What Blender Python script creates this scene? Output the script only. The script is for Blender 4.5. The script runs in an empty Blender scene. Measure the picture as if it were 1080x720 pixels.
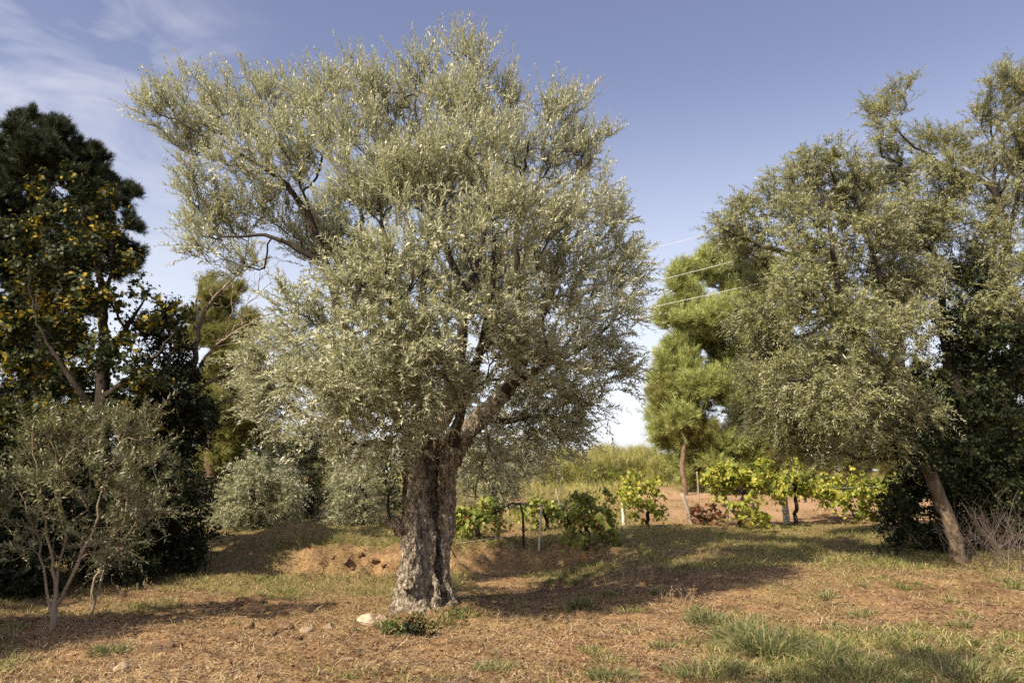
import bpy, math, random
import numpy as np
from mathutils import Vector, noise as mnoise

SC = bpy.context.scene
COL = SC.collection
PI = math.pi
FPX = 840.0                       # focal length in photo pixels (photo is 1080 wide)
CAM_H = 1.6
PITCH = math.atan(157 / FPX)
SUN_EL, SUN_AZ = math.radians(41), math.radians(43)   # azimuth the light travels to, from +Y towards +X
SUN_TO = np.array([math.sin(SUN_AZ) * math.cos(SUN_EL), math.cos(SUN_AZ) * math.cos(SUN_EL), -math.sin(SUN_EL)])

# ------------------------------------------------------------------ measuring
def ray(px, py):
    u, v = (px - 540) / FPX, (360 - py) / FPX
    c, s = math.cos(PITCH), math.sin(PITCH)
    return np.array([u, c - v * s, s + v * c])

def W(px, py, Y):
    """world point seen at photo pixel (px,py), Y metres ahead of the camera"""
    r = ray(px, py)
    return np.array([0, 0, CAM_H]) + r * (Y / r[1])

def hash2(ix, iy, seed):
    n = (ix.astype(np.int64) * 374761393 + iy.astype(np.int64) * 668265263 + seed * 1442695041) & 0x7fffffff
    n = ((n ^ (n >> 13)) * 1274126177) & 0x7fffffff
    n = (n ^ (n >> 16))
    return (n & 0xffff) / 65535.0

def vnoise(x, y, seed=0):
    ix, iy = np.floor(x), np.floor(y)
    fx, fy = x - ix, y - iy
    fx, fy = fx * fx * (3 - 2 * fx), fy * fy * (3 - 2 * fy)
    a = hash2(ix, iy, seed); b = hash2(ix + 1, iy, seed)
    c = hash2(ix, iy + 1, seed); d = hash2(ix + 1, iy + 1, seed)
    return (a + (b - a) * fx) * (1 - fy) + (c + (d - c) * fx) * fy

def fbm(x, y, seed=0, oct=4):
    s, a, t = 0, 1.0, 0
    for k in range(oct):
        s = s + a * vnoise(x * 2 ** k, y * 2 ** k, seed + k * 17); t += a; a *= .5
    return s / t

def sstep(a, b, x):
    t = np.clip((x - a) / (b - a), 0, 1)
    return t * t * (3 - 2 * t)

P_SHARP = np.array([(-300, -1.5), (0, -.02), (8, 0), (13, .05), (15.25, .12), (15.6, .47), (16.6, .60), (20, .82), (26, 1.38), (35, 2.0), (50, 2.8), (100, 4), (2500, 12)])
P_SOFT = np.array([(-300, -1.5), (0, -.02), (8, .02), (9, .05), (11, .15), (13, .36), (15, .50), (17, .66), (20, .82), (26, 1.38), (35, 2.0), (50, 2.8), (100, 4), (2500, 12)])
P_LOW = np.array([(-300, -1.5), (0, -.02), (8, 0), (13, .06), (15.5, .20), (17, .5), (20, .75), (26, 1.3), (35, 2.0), (50, 2.8), (100, 4), (2500, 12)])

def ground_z(x, y, fine=True):
    x = np.asarray(x, float); y = np.asarray(y, float)
    yw = y + (fbm(x * .55, x * 0 + 3.1, 5, 3) - .5) * 1.3 + .05 * np.abs(x)
    a = np.interp(yw, P_SHARP[:, 0], P_SHARP[:, 1])
    b = np.interp(y, P_SOFT[:, 0], P_SOFT[:, 1])
    c = np.interp(yw, P_LOW[:, 0], P_LOW[:, 1])
    r = sstep(.3, 2.4, x); l = sstep(-3.4, -5.2, x)
    z = a * (1 - r) * (1 - l) + b * r + c * l
    near = np.exp(-((y - 11) / 14) ** 2)
    z = z + (fbm(x * .35, y * .35, 31, 3) - .5) * .22 * near
    bank = np.exp(-((yw - 15.4) / .6) ** 2) * (1 - r) * (1 - l)
    z = z + (fbm(x * 3.2, y * 3.2, 57, 3) - .5) * .55 * bank + (np.abs(fbm(x * 6, y * 6, 58, 2) - .5) - .15) * .5 * bank
    # mound of earth round the foot of the old tree
    z = z + .10 * np.exp(-(((x + 1.15) / 1.1) ** 2 + ((y - 10.9) / 1.0) ** 2))
    # earth mound at the back left
    z = z + .38 * np.exp(-(((x + 4.5) / 1.0) ** 2 + ((y - 16.6) / .8) ** 2))
    if fine:
        z = z + (fbm(x * 1.9, y * 1.9, 71, 3) - .5) * .10 * near
        z = z + (np.abs(fbm(x * 6.5, y * 6.5, 91, 3) - .5)) * .15 * near
    return z

def GP(px, py):
    """ground point seen at a photo pixel"""
    r = ray(px, py); r = r / r[1]
    ys = np.linspace(3, 60, 4000)
    z = CAM_H + r[2] * ys
    g = ground_z(r[0] * ys, ys)
    k = int(np.argmax(z < g))
    return np.array([r[0] * ys[k], ys[k], g[k]])

# ------------------------------------------------------------------ materials
def new_mat(name):
    m = bpy.data.materials.new(name); m.use_nodes = True
    nt = m.node_tree; nt.nodes.clear()
    return m, nt, nt.nodes, nt.links

def ramp(nodes, stops, interp='LINEAR'):
    r = nodes.new('ShaderNodeValToRGB'); e = r.color_ramp.elements
    r.color_ramp.interpolation = interp
    while len(e) < len(stops): e.new(.5)
    for k, (p, c) in enumerate(stops):
        e[k].position = p; e[k].color = (*c, 1)
    return r

def leaf_mat(name, tops, back=None, trans=.25, rough=.45, spec=.4, tcol=None):
    m, nt, N, L = new_mat(name)
    geo = N.new('ShaderNodeNewGeometry')
    r = ramp(N, tops); L.new(geo.outputs['Random Per Island'], r.inputs[0])
    col = r.outputs[0]
    if back:
        mx = N.new('ShaderNodeMix'); mx.data_type = 'RGBA'
        L.new(geo.outputs['Backfacing'], mx.inputs[0]); L.new(col, mx.inputs[6]); mx.inputs[7].default_value = (*back, 1)
        col = mx.outputs[2]
    p = N.new('ShaderNodeBsdfPrincipled'); L.new(col, p.inputs['Base Color'])
    p.inputs['Roughness'].default_value = rough; p.inputs['Specular IOR Level'].default_value = spec
    t = N.new('ShaderNodeBsdfTranslucent')
    if tcol: t.inputs[0].default_value = (*tcol, 1)
    else: L.new(r.outputs[0], t.inputs[0])
    ms = N.new('ShaderNodeMixShader'); ms.inputs[0].default_value = trans
    L.new(p.outputs[0], ms.inputs[1]); L.new(t.outputs[0], ms.inputs[2])
    o = N.new('ShaderNodeOutputMaterial'); L.new(ms.outputs[0], o.inputs[0])
    return m

def bark_mat(name, cols, scale=6.0, bump=.6, stretch=.35, dist=.02):
    m, nt, N, L = new_mat(name)
    tc = N.new('ShaderNodeTexCoord'); mp = N.new('ShaderNodeMapping'); L.new(tc.outputs['Object'], mp.inputs[0])
    mp.inputs['Scale'].default_value = (1, 1, stretch)
    a = N.new('ShaderNodeTexNoise'); a.inputs['Scale'].default_value = scale; a.inputs['Detail'].default_value = 8; a.inputs['Roughness'].default_value = .7
    b = N.new('ShaderNodeTexVoronoi'); b.inputs['Scale'].default_value = scale * 3.2; b.feature = 'F1'
    L.new(mp.outputs[0], a.inputs[0]); L.new(mp.outputs[0], b.inputs[0])
    r = ramp(N, cols); L.new(a.outputs[0], r.inputs[0])
    p = N.new('ShaderNodeBsdfPrincipled'); L.new(r.outputs[0], p.inputs['Base Color']); p.inputs['Roughness'].default_value = .9
    p.inputs['Specular IOR Level'].default_value = .15
    ad = N.new('ShaderNodeMath'); ad.operation = 'MULTIPLY_ADD'; ad.inputs[1].default_value = .7
    L.new(b.outputs[0], ad.inputs[0]); L.new(a.outputs[0], ad.inputs[2])
    bp = N.new('ShaderNodeBump'); bp.inputs['Strength'].default_value = bump; bp.inputs['Distance'].default_value = dist
    L.new(ad.outputs[0], bp.inputs['Height']); L.new(bp.outputs[0], p.inputs['Normal'])
    o = N.new('ShaderNodeOutputMaterial'); L.new(p.outputs[0], o.inputs[0])
    return m

M = {}
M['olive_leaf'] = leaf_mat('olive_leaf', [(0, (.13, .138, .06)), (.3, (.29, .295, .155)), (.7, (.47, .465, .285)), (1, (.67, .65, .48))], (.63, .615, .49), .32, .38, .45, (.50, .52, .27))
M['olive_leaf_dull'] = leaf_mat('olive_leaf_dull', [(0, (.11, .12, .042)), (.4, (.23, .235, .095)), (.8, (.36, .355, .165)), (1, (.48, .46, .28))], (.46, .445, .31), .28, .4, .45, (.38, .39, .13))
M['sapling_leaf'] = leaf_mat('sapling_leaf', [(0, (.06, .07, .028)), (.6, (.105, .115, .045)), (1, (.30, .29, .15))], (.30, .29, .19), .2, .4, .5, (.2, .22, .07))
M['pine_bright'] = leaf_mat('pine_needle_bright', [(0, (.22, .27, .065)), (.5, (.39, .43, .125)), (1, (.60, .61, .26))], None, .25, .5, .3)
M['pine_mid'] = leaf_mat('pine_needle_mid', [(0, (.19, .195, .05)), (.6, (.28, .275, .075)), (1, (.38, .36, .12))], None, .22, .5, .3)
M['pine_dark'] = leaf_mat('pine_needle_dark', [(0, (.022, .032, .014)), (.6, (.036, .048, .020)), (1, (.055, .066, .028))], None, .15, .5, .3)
M['broad_yellow'] = leaf_mat('broadleaf_autumn', [(0, (.022, .035, .010)), (.74, (.042, .056, .014)), (.85, (.10, .095, .016)), (.91, (.42, .29, .025)), (1, (.52, .37, .04))], None, .28, .5, .3)
_nt = M['broad_yellow'].node_tree; _N, _L = _nt.nodes, _nt.links
_r = next(n for n in _N if n.type == 'VALTORGB'); _g = next(n for n in _N if n.type == 'NEW_GEOMETRY')
_n = _N.new('ShaderNodeTexNoise'); _n.inputs['Scale'].default_value = 1.5; _n.inputs['Detail'].default_value = 2; _L.new(_g.outputs['Position'], _n.inputs[0])
_a = _N.new('ShaderNodeMath'); _a.operation = 'MULTIPLY_ADD'; _a.inputs[1].default_value = .42; _L.new(_g.outputs['Random Per Island'], _a.inputs[0]); _L.new(_n.outputs[0], _a.inputs[2]); _L.new(_a.outputs[0], _r.inputs[0])
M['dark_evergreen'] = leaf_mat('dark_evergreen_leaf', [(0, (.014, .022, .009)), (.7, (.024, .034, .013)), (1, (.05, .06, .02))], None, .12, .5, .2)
M['ivy_leaf'] = leaf_mat('ivy_leaf', [(0, (.014, .022, .008)), (.7, (.026, .038, .012)), (.93, (.06, .07, .02)), (1, (.13, .13, .035))], None, .14, .5, .2)
M['ivy_light'] = leaf_mat('ivy_leaf_light', [(0, (.06, .09, .02)), (.7, (.10, .14, .03)), (1, (.17, .2, .05))], None, .2, .4, .4)
M['vine_yellow'] = leaf_mat('vine_leaf_yellow', [(0, (.15, .21, .03)), (.4, (.30, .35, .05)), (.75, (.52, .49, .08)), (1, (.66, .55, .15))], None, .4, .5, .3)
M['vine_green'] = leaf_mat('vine_leaf_green', [(0, (.14, .19, .04)), (.5, (.27, .32, .06)), (.85, (.42, .42, .10)), (.95, (.34, .20, .06)), (1, (.36, .10, .06))], None, .35, .5, .3)
M['vine_red'] = leaf_mat('vine_leaf_red', [(0, (.13, .04, .03)), (.5, (.2, .08, .04)), (1, (.17, .15, .05))], None, .3, .5, .3)
M['broom'] = leaf_mat('broom_stem', [(0, (.23, .24, .07)), (.5, (.34, .33, .10)), (.85, (.42, .38, .14)), (1, (.46, .36, .15))], None, .25, .6, .2)
M['grass_green'] = leaf_mat('grass_blade_green', [(0, (.12, .145, .036)), (.45, (.21, .225, .065)), (.7, (.36, .32, .12)), (1, (.55, .44, .22))], None, .3, .6, .25)
M['tuft_green'] = leaf_mat('tuft_blade_green', [(0, (.10, .125, .04)), (.5, (.18, .20, .07)), (.75, (.30, .28, .12)), (1, (.46, .37, .2))], None, .3, .5, .3)
M['straw'] = leaf_mat('dead_straw', [(0, (.17, .10, .053)), (.35, (.40, .272, .142)), (.7, (.56, .422, .235)), (1, (.74, .61, .40))], None, .15, .7, .2)
M['litter'] = leaf_mat('dry_leaf_litter', [(0, (.10, .045, .025)), (.6, (.20, .10, .055)), (1, (.33, .20, .11))], None, .1, .7, .2)
M['dry_stalk'] = leaf_mat('dry_stalk', [(0, (.20, .12, .07)), (.6, (.34, .24, .14)), (1, (.5, .4, .26))], None, .1, .7, .2)
M['dead_twig'] = leaf_mat('dead_twig', [(0, (.045, .033, .027)), (.6, (.10, .077, .062)), (1, (.24, .19, .16))], None, 0, .8, .2)
M['bark_old'] = bark_mat('old_olive_bark', [(.32, (.04, .03, .021)), (.43, (.12, .094, .066)), (.53, (.30, .25, .185)), (.67, (.56, .50, .40))], 19, 1.0, .5, .03)
M['bark_branch'] = bark_mat('olive_branch_bark', [(.3, (.022, .018, .014)), (.55, (.05, .041, .031)), (.75, (.11, .09, .068))], 12, .6, .5, .01)
M['bark_pale'] = bark_mat('pale_bark', [(.3, (.16, .12, .085)), (.55, (.30, .235, .165)), (.75, (.42, .34, .25))], 14, .6, .4, .01)
M['bark_mid'] = bark_mat('brown_olive_bark', [(.3, (.07, .05, .034)), (.5, (.15, .112, .075)), (.75, (.27, .21, .15))], 11, .9, .35, .015)
M['bark_dark'] = bark_mat('dark_bark', [(.3, (.02, .016, .012)), (.6, (.05, .039, .029)), (.8, (.10, .078, .06))], 10, .7, .3, .015)
M['bark_pine'] = bark_mat('pine_bark', [(.3, (.08, .05, .035)), (.55, (.19, .125, .085)), (.75, (.30, .21, .15))], 10, .8, .4, .015)
M['rock'] = bark_mat('pale_stone', [(.3, (.17, .11, .065)), (.5, (.34, .25, .165)), (.7, (.52, .42, .31))], 7, .6, 1, .015)
M['rock_pale'] = bark_mat('cream_stone', [(.3, (.28, .20, .13)), (.5, (.48, .37, .26)), (.72, (.64, .54, .42))], 7, .6, 1, .015)
M['clod'] = bark_mat('earth_clod', [(.3, (.09, .052, .03)), (.5, (.17, .105, .06)), (.75, (.28, .19, .115))], 8, .8, 1, .02)
M['post_white'] = bark_mat('weathered_concrete', [(.3, (.45, .42, .36)), (.5, (.62, .58, .50)), (.8, (.72, .68, .6))], 9, .3, .6, .005)
M['post_wood'] = bark_mat('weathered_wood', [(.3, (.2, .165, .125)), (.5, (.33, .28, .22)), (.8, (.46, .40, .32))], 12, .5, .15, .006)
M['stake_rust'] = bark_mat('rusty_stake', [(.3, (.09, .05, .03)), (.5, (.16, .09, .05)), (.8, (.22, .14, .09))], 20, .3, .4, .003)
M['cable'] = bark_mat('bare_cable', [(.3, (.5, .49, .46)), (.8, (.68, .67, .63))], 20, .05, 1, .001)
M['stump'] = M['bark_dark']

# ------------------------------------------------------------------ mesh helpers
def link_mesh(name, V, F, mat, parent=None, smooth=False):
    """F: (n,3) or (n,4) int array, or list of such arrays"""
    Fs = F if isinstance(F, list) else [F]
    me = bpy.data.meshes.new(name)
    V = np.asarray(V, np.float32)
    me.vertices.add(len(V)); me.vertices.foreach_set('co', V.ravel())
    loops = np.concatenate([f.ravel() for f in Fs]).astype(np.int32)
    cnt = np.concatenate([np.full(len(f), f.shape[1], np.int32) for f in Fs])
    start = np.concatenate([[0], np.cumsum(cnt)[:-1]]).astype(np.int32)
    me.loops.add(len(loops)); me.loops.foreach_set('vertex_index', loops)
    me.polygons.add(len(cnt)); me.polygons.foreach_set('loop_start', start); me.polygons.foreach_set('loop_total', cnt)
    me.update(calc_edges=True); me.validate()
    if smooth: me.shade_smooth()
    me.materials.append(mat)
    o = bpy.data.objects.new(name, me); COL.objects.link(o)
    if parent is not None:
        o.parent = parent; o.location = (0, 0, 0)
    return o

def tag(o, label, cat, group=None, kind=None):
    if label: o['label'] = label
    if cat: o['category'] = cat
    if group: o['group'] = group
    if kind: o['kind'] = kind
    return o

def empty(name, loc, label, cat, group=None):
    o = bpy.data.objects.new(name, None); COL.objects.link(o)
    o.location = [float(c) for c in loc]; o.empty_display_size = .2
    return tag(o, label, cat, group)

def unit(a):
    return a / np.maximum(np.linalg.norm(a, axis=-1, keepdims=True), 1e-9)

def frames(D):
    ref = np.where(np.abs(D[:, 2:3]) < .9, np.array([[0, 0, 1.]]), np.array([[1., 0, 0]]))
    a = unit(np.cross(D, ref)); b = np.cross(D, a)
    return a, b

def diamonds(P, D, Nn, L, Wd, fold=.25, wide_at=.45):
    """folded narrow leaves: (n,3) base, direction, normal"""
    S = unit(np.cross(D, Nn)); n = len(P)
    L = L[:, None]; w = Wd[:, None] * .5
    mid = P + D * L * wide_at
    V = np.stack([P, mid + S * w + Nn * w * fold * 2, P + D * L - Nn * L * .06, mid - S * w + Nn * w * fold * 2], 1).reshape(-1, 3)
    F = np.arange(n * 4).reshape(n, 4)
    return V, F

def lobed(P, D, Nn, L, rng):
    """broad lobed leaves as a seven-vertex outline round the midrib"""
    S = unit(np.cross(D, Nn)); n = len(P); L = L[:, None]
    out = [(0, 0, 0), (.10, .45, .05), (.45, .36, .10), (.55, .52, .02), (1.0, 0, -.12), (.55, -.52, .02), (.45, -.36, .10), (.10, -.45, .05)]
    V = np.stack([P + D * L * a + S * L * b + Nn * L * c for a, b, c in out], 1)
    V += rng.normal(0, .03, V.shape) * L[:, :, None]
    base = np.arange(n)[:, None] * 8
    F = np.concatenate([base + np.array([[0, 1, 2, 4]]), base + np.array([[2, 3, 4, 4]])[:, :4], base + np.array([[0, 4, 6, 7]])])
    tri = np.concatenate([base + np.array([[2, 3, 4]]), base + np.array([[4, 5, 6]])])
    quad = np.concatenate([base + np.array([[0, 1, 2, 4]]), base + np.array([[0, 4, 6, 7]])])
    return V.reshape(-1, 3), [quad, tri]

def blades(P, D, bend, L, Wd):
    """two-segment grass blades: base, rise direction, bend vector"""
    n = len(P); a, b = frames(D)
    th = RNG.uniform(0, 2 * PI, n)[:, None]
    S = a * np.cos(th) + b * np.sin(th)
    L = L[:, None]; w = Wd[:, None] * .5
    m = P + D * L * .55 + bend * L * .2; t = P + D * L * .9 + bend * L * .75
    V = np.stack([P - S * w, P + S * w, m + S * w * .8, m - S * w * .8, t], 1).reshape(-1, 3)
    base = np.arange(n)[:, None] * 5
    return V, [base + np.array([[0, 1, 2, 3]]), base + np.array([[3, 2, 4]])]

RNG = np.random.default_rng(7)

def tube_paths(paths, sides=5):
    """paths: list of (pts (k,3), rad (k,)) -> tube mesh with closed tips"""
    Vs, Fs, off = [], [], 0
    for pts, rad in paths:
        k = len(pts)
        if k < 2: continue
        T = np.gradient(pts, axis=0); T = unit(T)
        a = np.zeros_like(T); ref = np.array([0, 0, 1.]) if abs(T[0, 2]) < .9 else np.array([1., 0, 0])
        u = np.cross(T[0], ref); u /= np.linalg.norm(u)
        for i in range(k):
            u = u - T[i] * np.dot(u, T[i]); u /= max(np.linalg.norm(u), 1e-9); a[i] = u
        b = np.cross(T, a)
        th = np.arange(sides) * 2 * PI / sides
        ring = pts[:, None] + (a[:, None] * np.cos(th)[None, :, None] + b[:, None] * np.sin(th)[None, :, None]) * rad[:, None, None]
        Vs.append(ring.reshape(-1, 3))
        i = np.arange(k - 1)[:, None] * sides; j = np.arange(sides)[None]; jn = (j + 1) % sides
        Fs.append((np.stack([i + j, i + jn, i + sides + jn, i + sides + j], -1).reshape(-1, 4)) + off)
        off += k * sides
    if not Vs: return np.zeros((0, 3)), np.zeros((0, 4), int)
    return np.concatenate(Vs), np.concatenate(Fs)

def catmull(P, step):
    P = np.asarray(P, float); out = [P[0]]
    Q = np.vstack([2 * P[0] - P[1], P, 2 * P[-1] - P[-2]])
    for i in range(1, len(Q) - 2):
        n = max(1, int(np.linalg.norm(Q[i + 1, :3] - Q[i, :3]) / step))
        for k in range(1, n + 1):
            t = k / n
            out.append(.5 * ((2 * Q[i]) + (-Q[i - 1] + Q[i + 1]) * t + (2 * Q[i - 1] - 5 * Q[i] + 4 * Q[i + 1] - Q[i + 2]) * t * t + (-Q[i - 1] + 3 * Q[i] - 3 * Q[i + 1] + Q[i + 2]) * t ** 3))
    return np.array(out)

# ------------------------------------------------------------------ trees
class Tree:
    def __init__(s, seed, cap=60000):
        s.pos = np.zeros((cap, 3)); s.par = np.full(cap, -1); s.rad = np.zeros(cap); s.path = np.zeros(cap); s.n = 0
        s.dir = np.zeros((cap, 3)); s.limb = np.zeros(cap, bool); s.tips = []
        s.rng = np.random.default_rng(seed)
    def add(s, p, parent, r=0., limb=False):
        i = s.n; s.pos[i] = p; s.par[i] = parent; s.rad[i] = r; s.limb[i] = limb
        if parent >= 0:
            d = p - s.pos[parent]; l = np.linalg.norm(d); s.path[i] = s.path[parent] + l; s.dir[i] = d / max(l, 1e-9)
        else: s.dir[i] = (0, 0, 1)
        s.n += 1; return i
    def limb_poly(s, pts, step=.12, jit=.015):
        """pts: (x,y,z,r) rows; first row joins the nearest existing node"""
        A = catmull(pts, step); A[1:-1, :3] += s.rng.normal(0, jit, (len(A) - 2, 3))
        par = -1 if s.n == 0 else int(np.argmin(np.linalg.norm(s.pos[:s.n] - A[0, :3], axis=1)))
        if par == -1: par = s.add(A[0, :3], -1, A[0, 3], True)
        for row in A[1:]:
            par = s.add(row[:3], par, max(row[3], .004), True)
    def grow(s, targets, step=.14, up=.15, jit=.02, pathw=.12):
        root = s.pos[0]
        order = np.argsort(np.linalg.norm(targets - root, axis=1))
        for t in targets[order]:
            d = t - s.pos[:s.n]; l = np.linalg.norm(d, axis=1)
            cosang = (d * s.dir[:s.n]).sum(1) / np.maximum(l, 1e-6)
            cost = l * (1 + .55 * (1 - cosang)) + pathw * s.path[:s.n]
            cost[:2] += 5
            j = int(np.argmin(cost)); p0 = s.pos[j]; L = l[j]
            if L < .05: s.tips.append([j]); continue
            c = p0 + s.dir[j] * L * .35 + (t - p0) * .15 + np.array([0, 0, up * L])
            n = max(2, int(L / step)); par = j; ids = []
            for k in range(1, n + 1):
                q = k / n; p = p0 * (1 - q) ** 2 + 2 * c * q * (1 - q) + t * q * q
                if k < n: p = p + s.rng.normal(0, jit, 3)
                par = s.add(p, par); ids.append(par)
            s.tips.append(ids)
    def radii(s, tip=.004, e=2.4):
        acc = np.zeros(s.n)
        for i in range(s.n - 1, -1, -1):
            r = max(acc[i] ** (1 / e) if acc[i] > 0 else 0, tip)
            if not s.limb[i]: s.rad[i] = r
            p = s.par[i]
            if p >= 0: acc[p] += (r if not s.limb[i] else 0) ** e
    def chains(s, which):
        """polylines of the nodes with which[i]; each starts at its parent node"""
        kids = [[] for _ in range(s.n)]
        for i in range(s.n):
            if s.par[i] >= 0: kids[s.par[i]].append(i)
        out = []; main = np.full(s.n, -1)
        for i in range(s.n):
            ks = [k for k in kids[i] if which[k]]
            if ks: main[i] = max(ks, key=lambda k: s.rad[k])
        for i in range(s.n):
            if not which[i]: continue
            p = s.par[i]
            if p >= 0 and which[p] and main[p] == i: continue
            ch = [i]
            while main[ch[-1]] >= 0: ch.append(main[ch[-1]])
            pts = s.pos[ch]; rad = s.rad[ch]
            if p >= 0:
                pts = np.vstack([s.pos[p], pts]); rad = np.concatenate([[min(s.rad[p], rad[0] * 1.15)], rad])
            if len(pts) > 1: out.append((pts, rad))
        return out

def puff_targets(puffs, Y0, density, rng, squash=(1, 1, 1), bias=2.0, power=2.3):
    """puffs: (px, py, r_px, depth offset) -> points inside the balls of foliage"""
    out, centres = [], []
    for px, py, r, dd in puffs:
        Y = Y0 + dd; c = W(px, py, Y); R = r * Y / FPX
        n = max(3, int(density * R ** power))
        d = unit(rng.normal(0, 1, (n, 3))); q = rng.uniform(0, 1, (n, 1)) ** (1 / bias)
        out.append(c + d * q * R * np.array(squash)); centres += [c] * n
    return np.concatenate(out), np.array(centres)

def gaps(tg, scale, thr, seed):
    """thin the foliage where a slow 3-D noise is low, so that the crown has open pockets"""
    o = Vector((seed * 3.7, seed * 1.3, 0))
    v = np.array([mnoise.noise(Vector(p) * scale + o) for p in tg])
    return tg[(v > thr) | (np.random.default_rng(seed).uniform(0, 1, len(tg)) < .3)]

def sub(puffs, k, f, rng, spread=.9):
    """break each ball of foliage into k smaller ones"""
    out = []
    for px, py, r, d in puffs:
        for _ in range(k):
            a, q = rng.uniform(0, 2 * PI), math.sqrt(rng.uniform(0, 1)) * spread
            out.append((px + r * q * math.cos(a), py + r * q * math.sin(a), r * f * rng.uniform(.75, 1.25), d + rng.normal(0, .4)))
    return out

def shoots_from(T, per_tip, rng, centre, length=(.2, .42), up=.5, out=.6, rnd=.7, last=.6):
    """start points, directions and lengths of leafy shoots on the branchlets"""
    S, D = [], []
    for ids in T.tips:
        m = per_tip if isinstance(per_tip, int) else int(rng.integers(per_tip[0], per_tip[1] + 1))
        lo = int(len(ids) * (1 - last))
        for k in range(m):
            i = ids[int(rng.integers(lo, len(ids)))] if k else ids[-1]
            p = T.pos[i]
            o = p - centre; o = o / max(np.linalg.norm(o), 1e-6)
            S.append(p); D.append(T.dir[i] * .45 + o * out + np.array([0, 0, up]) + rng.normal(0, rnd, 3))
    S = np.array(S); D = unit(np.array(D))
    return S, D, rng.uniform(length[0], length[1], len(S))

def shoot_points(S, D, L, t, sag):
    """points at parameter t (m,) along every shoot -> (n,m,3) and tangents"""
    g = np.array([0, 0, -1.])
    P = S[:, None] + D[:, None] * (L[:, None] * t[None])[..., None] + g * (sag[:, None] * L[:, None] * t[None] ** 2)[..., None]
    Tn = unit(D[:, None] + g * (2 * sag[:, None] * t[None])[..., None])
    return P, Tn

def shoot_stems(S, D, L, sag, r=.0022):
    t = np.array([0, .5, 1.]); P, Tn = shoot_points(S, D, L, t, sag)
    a, b = frames(D); n = len(S)
    th = np.arange(3) * 2 * PI / 3
    off = a[:, None] * np.cos(th)[None, :, None] + b[:, None] * np.sin(th)[None, :, None]
    rr = np.array([1, .75, .35]) * r
    V = (P[:, :, None] + off[:, None] * rr[None, :, None, None]).reshape(n, 9, 3)
    q = np.array([[i * 3 + j, i * 3 + (j + 1) % 3, i * 3 + 3 + (j + 1) % 3, i * 3 + 3 + j] for i in range(2) for j in range(3)])
    F = (np.arange(n)[:, None, None] * 9 + q[None]).reshape(-1, 4)
    return V.reshape(-1, 3), F

def shoot_leaves(S, D, L, sag, rng, spacing=.022, ll=(.045, .07), lw=.2, angle=.85, kind='narrow', drop=.12, hang=0.):
    m = max(3, int(L.mean() / spacing)); t = np.linspace(.08, 1, m)
    P, Tn = shoot_points(S, D, L, t, sag); n = len(S)
    a, b = frames(D)
    ph = rng.uniform(0, 2 * PI, (n, 1)) + np.arange(m)[None] * (PI / 2) + rng.normal(0, .35, (n, m))
    out = []
    for side in (0, PI):
        an = ph + side
        R = a[:, None] * np.cos(an)[..., None] + b[:, None] * np.sin(an)[..., None]
        d = unit(Tn * math.cos(angle) + R * math.sin(angle) + rng.normal(0, .22, R.shape) - np.array([0, 0, hang]))
        nn = unit(Tn * 1.0 - R * .3 + np.array([0, 0, .35]) + rng.normal(0, .3, R.shape))
        nn = unit(nn - d * (nn * d).sum(-1, keepdims=True))
        keep = rng.uniform(0, 1, (n, m)) > drop
        out.append((P[keep], d[keep], nn[keep], np.broadcast_to(1 - .35 * (t[None] - .35) ** 2 * 2, (n, m))[keep]))
    P = np.concatenate([o[0] for o in out]); d = np.concatenate([o[1] for o in out]); nn = np.concatenate([o[2] for o in out]); k = np.concatenate([o[3] for o in out])
    Ls = rng.uniform(ll[0], ll[1], len(P)) * k
    if kind == 'narrow': return diamonds(P, d, nn, Ls, Ls * lw * rng.uniform(.8, 1.2, len(P)))
    if kind == 'oval': return diamonds(P, d, nn, Ls, Ls * lw * rng.uniform(.85, 1.15, len(P)), .2, .5)
    return lobed(P, d, nn, Ls, rng)

def needles(S, D, L, rng, per=40, nl=(.10, .16), w=.005):
    n = len(S); a, b = frames(D)
    t = rng.uniform(0, 1, (n, per)); th = rng.uniform(0, 2 * PI, (n, per)); sp = rng.uniform(.25, .95, (n, per))
    P = S[:, None] + D[:, None] * (L[:, None] * t)[..., None]
    R = a[:, None] * np.cos(th)[..., None] + b[:, None] * np.sin(th)[..., None]
    d = unit(D[:, None] * np.cos(sp)[..., None] + R * np.sin(sp)[..., None]).reshape(-1, 3)
    P = P.reshape(-1, 3); ll = rng.uniform(nl[0], nl[1], len(P))
    nn = unit(np.cross(d, rng.normal(0, 1, d.shape)))
    return diamonds(P, d, nn, ll, np.full(len(P), w), .0, .35)

def voxel_mesh(name, V, F, mat, parent, voxel, disp):
    """fuse overlapping tubes into one skin and roughen it"""
    o = link_mesh(name, V, F, mat)
    md = o.modifiers.new('fuse', 'REMESH'); md.mode = 'VOXEL'; md.voxel_size = voxel
    dg = bpy.context.evaluated_depsgraph_get(); ev = o.evaluated_get(dg)
    me = bpy.data.meshes.new_from_object(ev); old = o.data
    o.modifiers.clear(); o.data = me; bpy.data.meshes.remove(old); me.name = name
    n = len(me.vertices); co = np.zeros(n * 3); me.vertices.foreach_get('co', co); co = co.reshape(-1, 3)
    no = np.zeros(n * 3); me.vertex_normals.foreach_get('vector', no); no = no.reshape(-1, 3)
    d = np.array([disp(Vector(p)) for p in co])
    co = co + no * d[:, None]
    me.vertices.foreach_set('co', co.ravel().astype(np.float32)); me.update(); me.shade_smooth()
    if not me.materials: me.materials.append(mat)
    o.parent = parent
    return o

def local(V, root):
    return V - np.array(root.location)[None]

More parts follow.
